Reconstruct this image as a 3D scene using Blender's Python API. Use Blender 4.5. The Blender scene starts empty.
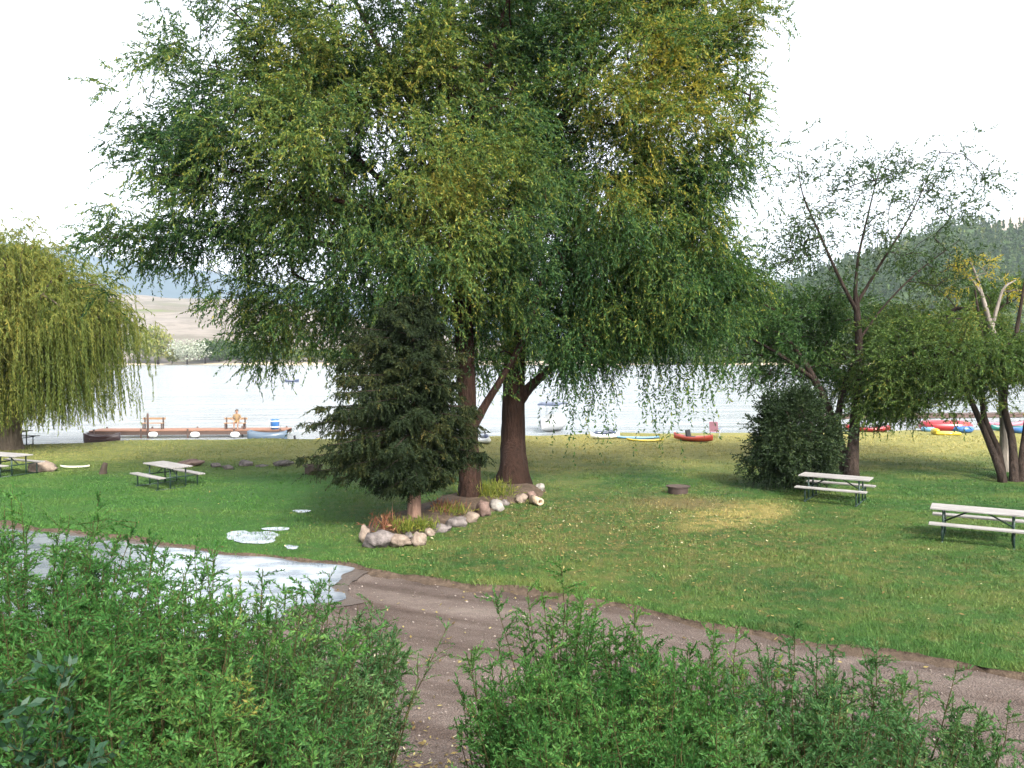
import bpy, bmesh, math, random
import numpy as np
from mathutils import Vector, Matrix, noise as mn

random.seed(7)
RNG = np.random.default_rng(11)
S = bpy.context.scene
COL = S.collection
R = math.radians

# ------------------------------------------------------------------ camera
CAM_Z = 4.0
PITCH = math.atan(27 / 800)
cd = bpy.data.cameras.new('camera')
cd.sensor_width = 36; cd.lens = 36 * 800 / 1024
cd.clip_start = 0.05; cd.clip_end = 30000
cam = bpy.data.objects.new('camera', cd); COL.objects.link(cam)
cam.location = (0, 0, CAM_Z); cam.rotation_euler = (R(90) - PITCH, 0, 0)
S.camera = cam

def W(px, py, d):
    """surveyed point at distance d (metres along y) seen at photo position px, py"""
    f = Vector((0, math.cos(PITCH), -math.sin(PITCH))); u = Vector((0, math.sin(PITCH), math.cos(PITCH)))
    v = f + Vector(((px - 512) / 800, 0, 0)) + u * ((384 - py) / 800)
    v *= d / v.y
    return Vector((v.x, v.y, v.z + CAM_Z))

def G(px, py, z=0.06):
    f = Vector((0, math.cos(PITCH), -math.sin(PITCH))); u = Vector((0, math.sin(PITCH), math.cos(PITCH)))
    v = f + Vector(((px - 512) / 800, 0, 0)) + u * ((384 - py) / 800)
    v *= (z - CAM_Z) / v.z
    return Vector((v.x, v.y, z))

# ------------------------------------------------------------------ helpers
def tag(o, label=None, cat=None, group=None, kind=None):
    if label: o['label'] = label
    if cat: o['category'] = cat
    if group: o['group'] = group
    if kind: o['kind'] = kind
    return o

def empty(name, loc, label, cat, group=None, rz=0):
    o = bpy.data.objects.new(name, None); COL.objects.link(o)
    o.location = loc; o.rotation_euler = (0, 0, rz); o.empty_display_size = .2
    return tag(o, label, cat, group)

def link(name, me, mat, parent=None, smooth=False):
    o = bpy.data.objects.new(name, me); COL.objects.link(o)
    if mat: me.materials.append(mat)
    if parent: o.parent = parent
    if smooth: me.polygons.foreach_set('use_smooth', np.ones(len(me.polygons), bool))
    return o

def np_mesh(name, V, F, mat, parent=None, tint=None, smooth=False):
    """V (n,3), F (m,k) all faces of k corners"""
    V = np.asarray(V, np.float32); F = np.asarray(F, np.int32)
    me = bpy.data.meshes.new(name)
    m, k = F.shape
    me.vertices.add(len(V)); me.vertices.foreach_set('co', V.ravel())
    me.loops.add(m * k); me.loops.foreach_set('vertex_index', F.ravel())
    me.polygons.add(m); me.polygons.foreach_set('loop_start', np.arange(0, m * k, k, dtype=np.int32))
    me.update(calc_edges=True)
    if tint is not None:
        a = me.attributes.new('tint', 'FLOAT', 'FACE'); a.data.foreach_set('value', np.asarray(tint, np.float32))
    return link(name, me, mat, parent, smooth)

def bm_obj(name, bm, mat, parent=None, smooth=False, bevel=0):
    me = bpy.data.meshes.new(name)
    bmesh.ops.recalc_face_normals(bm, faces=bm.faces)
    bm.to_mesh(me); bm.free()
    o = link(name, me, mat, parent, smooth)
    if bevel:
        md = o.modifiers.new('b', 'BEVEL'); md.width = bevel; md.segments = 2; md.limit_method = 'ANGLE'
    return o

def box(bm, c, s, rot=None):
    r = bmesh.ops.create_cube(bm, size=1)
    M = Matrix.Translation(Vector(c)) @ (rot if rot else Matrix()) @ Matrix.Diagonal((s[0], s[1], s[2], 1))
    bmesh.ops.transform(bm, matrix=M, verts=r['verts'])
    return r['verts']

def tube(bm, pts, radii, n=8, cap=True):
    pts = [Vector(p) for p in pts]
    if not hasattr(radii, '__len__'): radii = [radii] * len(pts)
    rings = []
    for i, p in enumerate(pts):
        t = (pts[min(i + 1, len(pts) - 1)] - pts[max(i - 1, 0)]).normalized()
        a = t.orthogonal().normalized() if i == 0 else (a - t * a.dot(t)).normalized()
        b = t.cross(a)
        rings.append([bm.verts.new(p + (a * math.cos(2 * math.pi * k / n) + b * math.sin(2 * math.pi * k / n)) * radii[i]) for k in range(n)])
    for i in range(len(rings) - 1):
        for k in range(n):
            bm.faces.new((rings[i][k], rings[i][(k + 1) % n], rings[i + 1][(k + 1) % n], rings[i + 1][k]))
    if cap:
        bm.faces.new(rings[0][::-1]); bm.faces.new(rings[-1])

def copy_tree(o, parent=None):
    c = o.copy(); COL.objects.link(c)
    if parent: c.parent = parent
    for ch in list(o.children): copy_tree(ch, c)
    return c

# ------------------------------------------------------------------ materials
class NB:
    def __init__(s, name):
        s.m = bpy.data.materials.new(name); s.m.use_nodes = True
        s.t = s.m.node_tree; s.t.nodes.clear()
        s.out = s.t.nodes.new('ShaderNodeOutputMaterial')
    def n(s, typ, **kw):
        nd = s.t.nodes.new(typ)
        for k, v in kw.items():
            if k.startswith('i_'):
                key = k[2:].replace('_', ' ')
                nd.inputs[int(key) if key.isdigit() else key].default_value = v
            else: setattr(nd, k, v)
        return nd
    def l(s, a, b): s.t.links.new(a, b)
    def pos(s): return s.n('ShaderNodeNewGeometry').outputs['Position']
    def objc(s): return s.n('ShaderNodeTexCoord').outputs['Object']
    def noise(s, vec, scale, detail=4, rough=.55, stretch=None):
        if stretch:
            mp = s.n('ShaderNodeMapping'); mp.inputs['Scale'].default_value = stretch; s.l(vec, mp.inputs['Vector']); vec = mp.outputs[0]
        nd = s.n('ShaderNodeTexNoise'); nd.inputs['Scale'].default_value = scale
        nd.inputs['Detail'].default_value = detail; nd.inputs['Roughness'].default_value = rough
        s.l(vec, nd.inputs['Vector']); return nd.outputs['Fac']
    def ramp(s, fac, stops):
        nd = s.n('ShaderNodeValToRGB'); el = nd.color_ramp.elements
        while len(el) < len(stops): el.new(.5)
        for e, (p, c) in zip(el, stops): e.position = p; e.color = (*c, 1)
        s.l(fac, nd.inputs[0]); return nd.outputs['Color']
    def mrange(s, v, a, b, c=0, d=1):
        nd = s.n('ShaderNodeMapRange'); nd.inputs[1].default_value = a; nd.inputs[2].default_value = b
        nd.inputs[3].default_value = c; nd.inputs[4].default_value = d; s.l(v, nd.inputs[0]); return nd.outputs[0]
    def math(s, op, a, b):
        nd = s.n('ShaderNodeMath', operation=op)
        for i, x in enumerate((a, b)):
            if isinstance(x, (int, float)): nd.inputs[i].default_value = x
            else: s.l(x, nd.inputs[i])
        return nd.outputs[0]
    def mix(s, f, a, b, bt='MIX'):
        nd = s.n('ShaderNodeMix', data_type='RGBA', blend_type=bt)
        for sock, x in ((0, f), (6, a), (7, b)):
            if isinstance(x, tuple): nd.inputs[sock].default_value = (*x, 1)
            elif isinstance(x, (int, float)): nd.inputs[sock].default_value = x
            else: s.l(x, nd.inputs[sock])
        return nd.outputs[2]
    def bump(s, h, st=.5, dist=.02):
        nd = s.n('ShaderNodeBump'); nd.inputs['Strength'].default_value = st; nd.inputs['Distance'].default_value = dist
        s.l(h, nd.inputs['Height']); return nd.outputs[0]
    def done(s, col, rough=.7, bump=None, spec=.3, metal=0, coat=0):
        p = s.n('ShaderNodeBsdfPrincipled')
        if isinstance(col, tuple): p.inputs['Base Color'].default_value = (*col, 1)
        else: s.l(col, p.inputs['Base Color'])
        if isinstance(rough, (int, float)): p.inputs['Roughness'].default_value = rough
        else: s.l(rough, p.inputs['Roughness'])
        p.inputs['Specular IOR Level'].default_value = spec; p.inputs['Metallic'].default_value = metal
        p.inputs['Coat Weight'].default_value = coat
        if bump: s.l(bump, p.inputs['Normal'])
        s.l(p.outputs[0], s.out.inputs[0]); s.p = p
        return s.m

def leafmat(name, stops, trans=.35, rough=.6):
    b = NB(name)
    at = b.n('ShaderNodeAttribute', attribute_name='tint')
    c = b.ramp(at.outputs['Fac'], stops)
    p = b.n('ShaderNodeBsdfPrincipled'); p.inputs['Roughness'].default_value = rough; p.inputs['Specular IOR Level'].default_value = .16
    b.l(c, p.inputs['Base Color'])
    t = b.n('ShaderNodeBsdfTranslucent')
    b.l(b.mix(1.0, c, (1.25, 1.3, .75), 'MULTIPLY'), t.inputs['Color'])
    m = b.n('ShaderNodeMixShader'); m.inputs[0].default_value = trans
    b.l(p.outputs[0], m.inputs[1]); b.l(t.outputs[0], m.inputs[2]); b.l(m.outputs[0], b.out.inputs[0])
    return b.m

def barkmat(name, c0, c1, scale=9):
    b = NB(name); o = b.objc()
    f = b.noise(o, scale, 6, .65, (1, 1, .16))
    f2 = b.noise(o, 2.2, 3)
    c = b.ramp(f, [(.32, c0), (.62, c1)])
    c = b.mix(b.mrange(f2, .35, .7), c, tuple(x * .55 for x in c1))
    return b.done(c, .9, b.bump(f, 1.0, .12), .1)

def plain(name, col, rough=.5, var=.25, scale=6, spec=.4, bumpd=0, coat=0):
    b = NB(name); o = b.objc(); f = b.noise(o, scale, 5, .6)
    c = b.mix(f, tuple(x * (1 - var) for x in col), tuple(min(1, x * (1 + var)) for x in col))
    return b.done(c, rough, b.bump(f, .6, bumpd) if bumpd else None, spec, 0, coat)

def ellmask(b, pos, cx, cy, rx, ry, soft=.5, ang=0):
    mp = b.n('ShaderNodeMapping', vector_type='TEXTURE')
    mp.inputs['Location'].default_value = (cx, cy, 0); mp.inputs['Rotation'].default_value = (0, 0, ang)
    mp.inputs['Scale'].default_value = (rx, ry, 1e4)
    b.l(pos, mp.inputs[0])
    ln = b.n('ShaderNodeVectorMath', operation='LENGTH'); b.l(mp.outputs[0], ln.inputs[0])
    return b.mrange(ln.outputs['Value'], 1 - soft, 1 + soft, 1, 0)

def lawn_colour(b):
    pos = b.pos()
    n1 = b.noise(pos, .35, 5, .6, (1, 1.6, 1)); n2 = b.noise(pos, 3.5, 4, .65); n3 = b.noise(pos, 45, 3, .7)
    g = b.ramp(n1, [(.3, (.017, .060, .012)), (.5, (.034, .086, .016)), (.68, (.074, .108, .024))])
    g = b.mix(b.mrange(n2, .52, .72, 0, .5), g, (.13, .118, .045))
    sep = b.n('ShaderNodeSeparateXYZ'); b.l(pos, sep.inputs[0])
    x, y = sep.outputs[0], sep.outputs[1]
    # mown strip by the shore has dried out
    ysh = b.math('ADD', y, b.math('MULTIPLY', x, -.1))
    wob = b.math('ADD', ysh, b.math('MULTIPLY', n1, 9))
    dry = b.math('MULTIPLY', b.mrange(wob, 29.5, 37, 0, 1), b.mrange(n2, .3, .6, .55, 1))
    dry = b.math('MULTIPLY', dry, b.mrange(x, -12, -3, .55, 1))
    g = b.mix(b.math('MULTIPLY', dry, .85), g, (.30, .262, .095))
    # leaf mould and thin turf in front of the trees
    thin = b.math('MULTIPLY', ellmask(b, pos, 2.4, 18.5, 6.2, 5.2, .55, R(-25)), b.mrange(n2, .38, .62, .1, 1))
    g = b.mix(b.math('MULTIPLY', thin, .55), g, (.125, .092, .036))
    p = G(735, 515)  # pool of sunlight painted into the turf colour
    sun_patch = b.math('MULTIPLY', ellmask(b, pos, p.x, p.y, 1.0, 2.2, .3, R(-42)), b.mrange(b.math('ADD', n2, b.math('MULTIPLY', n1, .6)), .62, .9, .15, 1))
    g = b.mix(b.math('MULTIPLY', sun_patch, .8), g, (.26, .21, .075))
    p = G(678, 502)
    g = b.mix(b.math('MULTIPLY', ellmask(b, pos, p.x, p.y - .2, 1.3, .9, .5), .6), g, (.15, .105, .05))
    # lush, watered turf on the left
    lush = b.math('MULTIPLY', b.mrange(x, -1.5, -6, 0, 1), b.mrange(y, 32, 26, 0, 1))
    g = b.mix(b.math('MULTIPLY', lush, .6), g, (.032, .098, .016))
    g = b.mix(b.mrange(n3, .3, .7, 0, .5), g, b.mix(1, g, (.5, .55, .5), 'MULTIPLY'))
    return g, n2, n3

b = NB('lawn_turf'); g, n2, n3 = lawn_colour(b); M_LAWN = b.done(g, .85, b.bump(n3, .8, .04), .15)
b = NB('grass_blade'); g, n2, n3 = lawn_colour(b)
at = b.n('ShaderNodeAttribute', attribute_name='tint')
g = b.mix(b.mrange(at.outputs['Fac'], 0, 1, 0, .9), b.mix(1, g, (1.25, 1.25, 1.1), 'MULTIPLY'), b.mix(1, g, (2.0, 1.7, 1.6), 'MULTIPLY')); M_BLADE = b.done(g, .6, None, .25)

b = NB('gravel'); p = b.pos()
f1 = b.noise(p, .9, 6, .65, (.5, 1.4, 1)); f2 = b.noise(p, 60, 3, .75); f3 = b.noise(p, 9, 4, .6)
vor = b.n('ShaderNodeTexVoronoi'); vor.inputs['Scale'].default_value = 38; b.l(p, vor.inputs['Vector'])
c = b.ramp(f1, [(.3, (.088, .066, .056)), (.55, (.145, .114, .099)), (.75, (.205, .17, .15))])
c = b.mix(b.mrange(f2, .3, .7, 0, .6), c, b.mix(1, c, (.45, .43, .42), 'MULTIPLY'))
c = b.mix(b.mrange(vor.outputs['Distance'], .0, .35, .45, 0), c, (.36, .33, .31))
# wheel tracks running along the road
mp = b.n('ShaderNodeMapping'); mp.inputs['Rotation'].default_value = (0, 0, R(26)); b.l(p, mp.inputs[0])
wv = b.noise(mp.outputs[0], 1.3, 4, .6, (.06, 1, 1))
c = b.mix(b.mrange(wv, .42, .6, 0, .8), c, b.mix(1, c, (.5, .45, .42), 'MULTIPLY'))
c = b.mix(b.mrange(f3, .45, .7, 0, .35), c, b.mix(1, c, (1.5, 1.45, 1.4), 'MULTIPLY'))
h = b.math('ADD', b.math('MULTIPLY', f2, .5), b.math('MULTIPLY', vor.outputs['Distance'], .9))
M_GRAVEL = b.done(c, .92, b.bump(h, .9, .03), .2)

b = NB('soil'); p = b.pos(); f = b.noise(p, 7, 6, .7); f2 = b.noise(p, 50, 3, .7)
c = b.ramp(f, [(.3, (.05, .037, .027)), (.52, (.10, .073, .054)), (.75, (.17, .128, .09))])
M_SOIL = b.done(c, .95, b.bump(f2, 1, .04), .1)

b = NB('bank_earth'); p = b.pos(); f = b.noise(p, 5, 6, .7); f2 = b.noise(p, 40, 3, .7)
c = b.ramp(f, [(.3, (.04, .05, .02)), (.5, (.10, .085, .05)), (.7, (.17, .13, .09))])
M_BANK = b.done(c, .95, b.bump(f2, 1, .05), .1)

b = NB('lake_water'); p = b.pos()
r1 = b.noise(p, .9, 5, .6, (.35, 1.3, 1)); r2 = b.noise(p, .06, 4, .55, (.3, 1.4, 1))
M_WATER = b.done((.275, .30, .315), .14, b.bump(b.math('ADD', r1, b.math('MULTIPLY', r2, 3)), .85, 1.1), 1.0)
b.p.inputs['IOR'].default_value = 1.6

b = NB('puddle_water'); p = b.pos(); r1 = b.noise(p, 2.2, 5, .6, (.6, 1.3, 1)); r2 = b.noise(p, 14, 3)
c = b.ramp(r1, [(.38, (.085, .105, .13)), (.6, (.21, .235, .26))])
M_PUD = b.done(c, b.mrange(r1, .3, .7, .3, .05), b.bump(b.math('ADD', r1, b.math('MULTIPLY', r2, .12)), .06, .05), 1.0)
b.p.inputs['IOR'].default_value = 1.6

def hillmat(name, stops, scale, stretch=(1, 1, 1)):
    b = NB(name); p = b.pos(); f = b.noise(p, scale, 7, .65, stretch)
    return b.done(b.ramp(f, stops), .95, None, .05)
M_HILL_DRY = hillmat('dry_grass_hill', [(.33, (.12, .14, .06)), (.42, (.13, .118, .098)), (.52, (.215, .19, .165)), (.58, (.15, .135, .115)), (.64, (.225, .20, .178)), (.72, (.085, .09, .065))], .011, (1, 1, 7))
M_HILL_FAR = hillmat('far_mountain', [(.3, (.015, .04, .055)), (.55, (.025, .055, .075)), (.75, (.08, .10, .10))], .0022)
M_HILL_WOOD = hillmat('wooded_hill', [(.35, (.03, .055, .02)), (.6, (.055, .085, .03)), (.72, (.15, .14, .07))], .02)
M_HILL_PINK = hillmat('dry_ridge', [(.3, (.2, .16, .12)), (.55, (.34, .26, .2)), (.75, (.12, .13, .08))], .004)
M_LAKEBED = plain('lake_bed_mud', (.12, .1, .07), .9, scale=.3)
M_SAND = plain('shore_sand', (.38, .32, .22), .9, scale=.4)

L_MAIN = leafmat('willow_leaf_green', [(0, (.013, .042, .017)), (.3, (.036, .086, .028)), (.55, (.092, .148, .034)), (.8, (.195, .22, .044)), (1, (.30, .26, .05))], .42)
L_MAIN2 = leafmat('willow_leaf_deep', [(0, (.013, .042, .016)), (.35, (.037, .090, .026)), (.6, (.088, .150, .034)), (.82, (.20, .222, .042)), (1, (.36, .30, .048))], .42)
L_WEEP = leafmat('weeping_leaf', [(0, (.04, .075, .016)), (.45, (.12, .15, .032)), (.8, (.22, .215, .048)), (1, (.34, .27, .06))], .4)
L_SPRUCE = leafmat('spruce_needle', [(0, (.006, .013, .005)), (.5, (.016, .027, .009)), (.85, (.05, .055, .015)), (1, (.11, .085, .024))], .15, .8)
L_BUSH = leafmat('dark_bush_leaf', [(0, (.010, .022, .009)), (.6, (.026, .046, .016)), (1, (.07, .09, .03))], .15)
L_SHRUB = leafmat('shrub_leaf', [(0, (.012, .052, .014)), (.5, (.048, .140, .032)), (.85, (.115, .225, .055)), (1, (.22, .20, .05))], .42)
L_SHRUB2 = leafmat('shrub_leaf_grey', [(0, (.014, .050, .018)), (.5, (.052, .132, .042)), (.9, (.125, .21, .075)), (1, (.22, .20, .09))], .4)
L_BROAD = leafmat('broad_dark_leaf', [(0, (.012, .036, .018)), (.6, (.026, .062, .034)), (1, (.06, .11, .06))], .2, .45)
L_R1 = leafmat('sparse_leaf', [(0, (.018, .042, .016)), (.6, (.045, .08, .024)), (1, (.10, .13, .035))], .3)
L_R2 = leafmat('side_tree_leaf', [(0, (.018, .050, .015)), (.5, (.048, .104, .028)), (.85, (.085, .13, .026)), (1, (.2, .18, .035))], .33)
L_R3 = leafmat('edge_tree_leaf', [(0, (.026, .058, .015)), (.5, (.072, .122, .028)), (.85, (.15, .175, .038)), (1, (.30, .22, .04))], .35)
L_YEL = leafmat('yellow_leaf', [(0, (.2, .2, .03)), (1, (.45, .34, .04))], .4)
L_BED = leafmat('bed_plant_leaf', [(0, (.05, .09, .015)), (.6, (.14, .17, .03)), (1, (.27, .25, .05))], .4)
L_DRY = leafmat('dry_plant_leaf', [(0, (.09, .035, .02)), (.6, (.2, .085, .05)), (1, (.3, .17, .09))], .3)
L_FALLEN = leafmat('fallen_leaf', [(0, (.07, .045, .02)), (.5, (.16, .12, .045)), (.85, (.27, .23, .09)), (1, (.40, .37, .24))], .1, .8)
L_FAR = leafmat('far_tree_leaf', [(0, (.022, .055, .016)), (.5, (.058, .10, .022)), (.8, (.13, .16, .034)), (1, (.22, .21, .05))], .2)
L_SILVER = leafmat('silver_leaf', [(0, (.2, .23, .19)), (1, (.42, .44, .36))], .25)
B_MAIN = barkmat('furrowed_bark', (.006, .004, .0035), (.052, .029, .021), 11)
B_WEEP = barkmat('willow_bark', (.05, .04, .03), (.2, .16, .12))
B_SPRUCE = barkmat('spruce_bark', (.14, .085, .06), (.36, .225, .17), 12)
B_GREY = barkmat('grey_brown_bark', (.014, .011, .009), (.058, .042, .034), 10)
B_PALE = barkmat('pale_dead_bark', (.14, .12, .10), (.32, .28, .24), 8)
B_STEM = barkmat('green_stem', (.05, .05, .02), (.11, .10, .04), 20)

# ------------------------------------------------------------------ tree machinery
def unit(a): return a / np.maximum(np.linalg.norm(a, axis=-1, keepdims=True), 1e-9)

def wob(P, s, ph=0.):
    """cheap smooth noise in -1..1"""
    x, y, z = P[..., 0] * s + ph, P[..., 1] * s + ph * 1.7, P[..., 2] * s + ph * .6
    return (np.sin(x * 1.7 + np.sin(y * 2.3 + z)) + np.sin(y * 2.1 + np.sin(z * 1.9 + x * .7)) + np.sin(z * 2.6 + np.sin(x * 1.3 + y * 1.1))) / 3

def leaves(S0, D, L, n, ll, lw, droop=.3, hang=.3, spread=.8, tint=None, rng=RNG, tvar=.18, t0=.1):
    """lance-shaped leaves along N twigs; returns verts, quads, tint"""
    N = len(S0)
    t = np.linspace(t0, 1, n)[None, :] + rng.uniform(-.5, .5, (N, n)) / n * (1 - t0)
    Lb = L[:, None]
    P = S0[:, None, :] + D[:, None, :] * (Lb * t)[..., None]
    P[..., 2] -= droop * Lb * t ** 2
    T = np.repeat(D[:, None, :], n, 1).copy(); T[..., 2] -= 2 * droop * t
    A = unit(unit(T) * .8 + rng.normal(0, 1, (N, n, 3)) * spread * .6 + np.array([0, 0, -hang]))
    Bv = unit(np.cross(A, rng.normal(0, 1, (N, n, 3))))
    ln = ll * rng.uniform(.65, 1.25, (N, n, 1)); wd = lw * rng.uniform(.7, 1.2, (N, n, 1))
    mid = P + A * ln * .45
    V = np.stack([P, mid + Bv * wd * .5, P + A * ln, mid - Bv * wd * .5], 2).reshape(-1, 3)
    F = np.arange(len(V)).reshape(-1, 4)
    tt = np.zeros((N, n)) if tint is None else np.repeat(tint[:, None], n, 1)
    tt = np.clip(tt + rng.normal(0, tvar, (N, n)), 0, 1).ravel()
    return V, F, tt

def join(parts):
    Vs, Fs, Ts, o = [], [], [], 0
    for V, F, T in parts:
        Vs.append(V); Fs.append(F + o); Ts.append(T); o += len(V)
    return np.concatenate(Vs), np.concatenate(Fs), np.concatenate(Ts)

def tubes_np(chains, sides):
    """chains: list of (pts (k,3), radii (k,)); continuous tubes"""
    Vs, Fs, o = [], [], 0
    ang = np.arange(sides) * 2 * math.pi / sides
    for P, r in chains:
        P = np.asarray(P, float); k = len(P)
        T = np.gradient(P, axis=0); T = unit(T)
        ref = np.array([.31, .95, .05]) if abs(T[0, 2]) > .5 else np.array([.05, .1, .99])
        A = unit(np.cross(T, ref)); B = np.cross(T, A)
        ring = P[:, None] + (A[:, None] * np.cos(ang)[None, :, None] + B[:, None] * np.sin(ang)[None, :, None]) * np.asarray(r)[:, None, None]
        Vs.append(ring.reshape(-1, 3))
        i = np.arange(k - 1)[:, None] * sides; j = np.arange(sides)[None]; jn = (j + 1) % sides
        Fs.append(np.stack([i + j, i + jn, i + sides + jn, i + sides + j], -1).reshape(-1, 4) + o)
        o += k * sides
    return np.concatenate(Vs), np.concatenate(Fs)

def smooth_line(pts, per=6):
    """Catmull-Rom through control points (k,4: xyz r)"""
    P = np.array(pts, float); P = np.vstack([2 * P[0] - P[1], P, 2 * P[-1] - P[-2]])
    out = []
    for i in range(1, len(P) - 2):
        for t in np.arange(per) / per:
            a, b_, c, d = P[i - 1], P[i], P[i + 1], P[i + 2]
            out.append(.5 * (2 * b_ + (c - a) * t + (2 * a - 5 * b_ + 4 * c - d) * t * t + (3 * b_ - a - 3 * c + d) * t ** 3))
    out.append(P[-2]); return np.array(out)

def trunk_tube(line, sides, rng, flute=.0, rough=.06):
    """fluted, lumpy trunk"""
    P, r = line[:, :3], np.maximum(line[:, 3], .004)
    V, F = tubes_np([(P, r)], sides)
    k = len(P); ang = np.tile(np.arange(sides) * 2 * math.pi / sides, k); h = np.repeat(np.arange(k) / k, sides)
    ctr = np.repeat(P, sides, 0); rr = np.repeat(r, sides)[:, None]
    f = 1 + flute * np.exp(-h * 5)[:, ] * (np.sin(ang * 5 + 1) * .6 + np.sin(ang * 3 + 2.2) * .5) + rough * np.sin(ang * 7 + h * 9) + rough * rng.normal(0, .5, len(ang))
    return ctr + (V - ctr) * f[:, None], F

def tree(name, base, limbs, blobs, leafm, bark, label, cat='tree', group=None, seed=1, nclus=300, rc=.6, ntw=9, nleaf=20, ll=.1, lw=.028,
         droop=.35, hang=.35, shell=.35, gap=.25, tintf=None, rtip=.006, flute=.1, zmin=.8, spread=.8, out_bias=.7, extra=None, rel=True, sides=14, up=.12, clump=0, csig=.55, even=.0):
    """limbs: polylines [(xyz, r)...]; blobs: (centre, radii, weight)"""
    rng = np.random.default_rng(seed)
    root = empty(name, base, label, cat, group)
    base = np.array(base)
    lines = [smooth_line([(*p, r) for p, r in lm]) for lm in limbs]
    tv, tf, o = [], [], 0
    nodes, rad = [], []
    for i, ln in enumerate(lines):
        V, F = trunk_tube(ln, sides if i == 0 else 9, rng, flute if i == 0 else 0, .035)
        tv.append(V); tf.append(F + o); o += len(V)
        sk = int(len(ln) * (.3 if i == 0 else .15))
        nodes += list(ln[sk:, :3]); rad += list(ln[sk:, 3])
    # cluster points inside the crown volume, with gaps
    w = np.array([bl[2] for bl in blobs], float); w /= w.sum()
    pts, subs = [], []
    nsub = nclus // clump if clump else nclus
    while len(pts) < nsub:
        k = rng.choice(len(blobs), p=w); c, rr, _ = blobs[k]
        v = unit(rng.normal(0, 1, 3)) * (rng.uniform(shell ** 3, 1) ** (1 / 3))
        p = np.array(c) + v * np.array(rr)
        if p[2] < zmin: continue
        if wob(p[None], 1.1, seed)[0] < -1 + 2 * gap and rng.random() < .85: continue
        pts.append(p)
    pts = np.array(pts)
    if clump:                                             # leaf masses gather into boughs
        k = rng.integers(0, nsub, nclus); sz = rng.uniform(.6, 1.35, nsub)[k][:, None]
        cp = pts[k] + rng.normal(0, csig, (nclus, 3)) * sz * [1, 1, .8]
        for q in range(int(nclus * even)):
            c, rr, _ = blobs[rng.choice(len(blobs), p=w)]
            cp[q] = np.array(c) + unit(rng.normal(0, 1, 3)) * (rng.uniform(.1, 1) ** (1 / 3)) * np.array(rr)
        pts = cp
        pts[:, 2] = np.maximum(pts[:, 2], zmin)
    N0 = np.array(nodes)
    dmin = np.linalg.norm(pts[:, None] - N0[None], axis=2).min(1)
    pts = pts[np.argsort(dmin)]
    NP = np.zeros((len(N0) + nclus * 8, 3)); NR = np.zeros(len(NP)); n = len(N0)
    NP[:n] = N0; NR[:n] = rad
    par = -np.ones(len(NP), int); cnt = np.zeros(len(NP)); chains = []
    for p in pts:
        dv = p - NP[:n]; d = np.linalg.norm(dv, axis=1)
        cost = d * (1 + .5 * np.clip(-dv[:, 2] / np.maximum(d, .01) - .1, 0, 1))
        j = int(np.argmin(cost)); dist = d[j]
        k = int(np.clip(math.ceil(dist / .45), 2, 7))
        ctrl = NP[j] * .5 + p * .5 + np.array([0, 0, up * dist]) + rng.normal(0, .06 * dist, 3)
        t = np.linspace(0, 1, k + 1)[:, None]
        q = (1 - t) ** 2 * NP[j] + 2 * t * (1 - t) * ctrl + t * t * p
        q[1:-1] += rng.normal(0, .02 * min(dist, 2), (k - 1, 3))
        ids = [j] + list(range(n, n + k)); NP[n:n + k] = q[1:]
        for a, c in zip(ids[:-1], ids[1:]): par[c] = a
        n += k; chains.append(ids)
    for ids in chains:
        a = ids[-1]
        while a >= 0 and par[a] >= 0: cnt[a] += 1; a = par[a]
    thick, thin = [], []
    for ids in chains:
        r = [max(rtip, rtip * max(cnt[i], 1) ** .5) for i in ids[1:]]
        r0 = min(r[0] * 1.15, NR[ids[0]] if ids[0] < len(N0) else r[0] * 1.15)
        r = np.minimum(np.array([r0] + r), .5 * max(rad))
        (thick if r[0] > .035 else thin).append((NP[ids], r))
    for ch, sd in ((thick, 7), (thin, 4)):
        if ch:
            V, F = tubes_np(ch, sd); tv.append(V); tf.append(F + o); o += len(V)
    # twigs and leaves
    ctr = np.array([bl[0] for bl in blobs]).T @ w
    S0 = np.repeat(pts, ntw, 0) + rng.normal(0, rc * .35, (nclus * ntw, 3))
    outw = unit(np.repeat(pts - ctr, ntw, 0))
    D = unit(outw * out_bias + rng.normal(0, .75, S0.shape) + np.array([0, 0, -.1]))
    L = rc * rng.uniform(.7, 1.6, len(S0))
    if tintf is None: tint = .4 + .22 * wob(S0, .9, seed) + .1 * wob(S0, 3, seed + 2)
    else: tint = tintf(S0, rng)
    tw = [(np.array([s, s + d * l * .5 - [0, 0, droop * l * .25], s + d * l - [0, 0, droop * l]]), np.array([rtip * .6, rtip * .5, rtip * .25])) for s, d, l in zip(S0[::2], D[::2], L[::2])]
    V, F = tubes_np(tw, 3); tv.append(V); tf.append(F + o); o += len(V)
    lv = [leaves(S0, D, L, nleaf, ll, lw, droop, hang, spread, tint, rng)]
    if extra: lv += extra(rng)
    V, F, T = join(lv)
    tr = np_mesh('trunk', np.concatenate(tv) - base, np.concatenate(tf), bark, root, smooth=True)
    np_mesh('crown', V - base, F, leafm, root, T)
    return root

def px_blob(px, py, d, rx, ry, ryd, wt):
    c = W(px, py, d); s = d / 800
    return (tuple(c), (rx * s, ryd, ry * s), wt)

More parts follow.
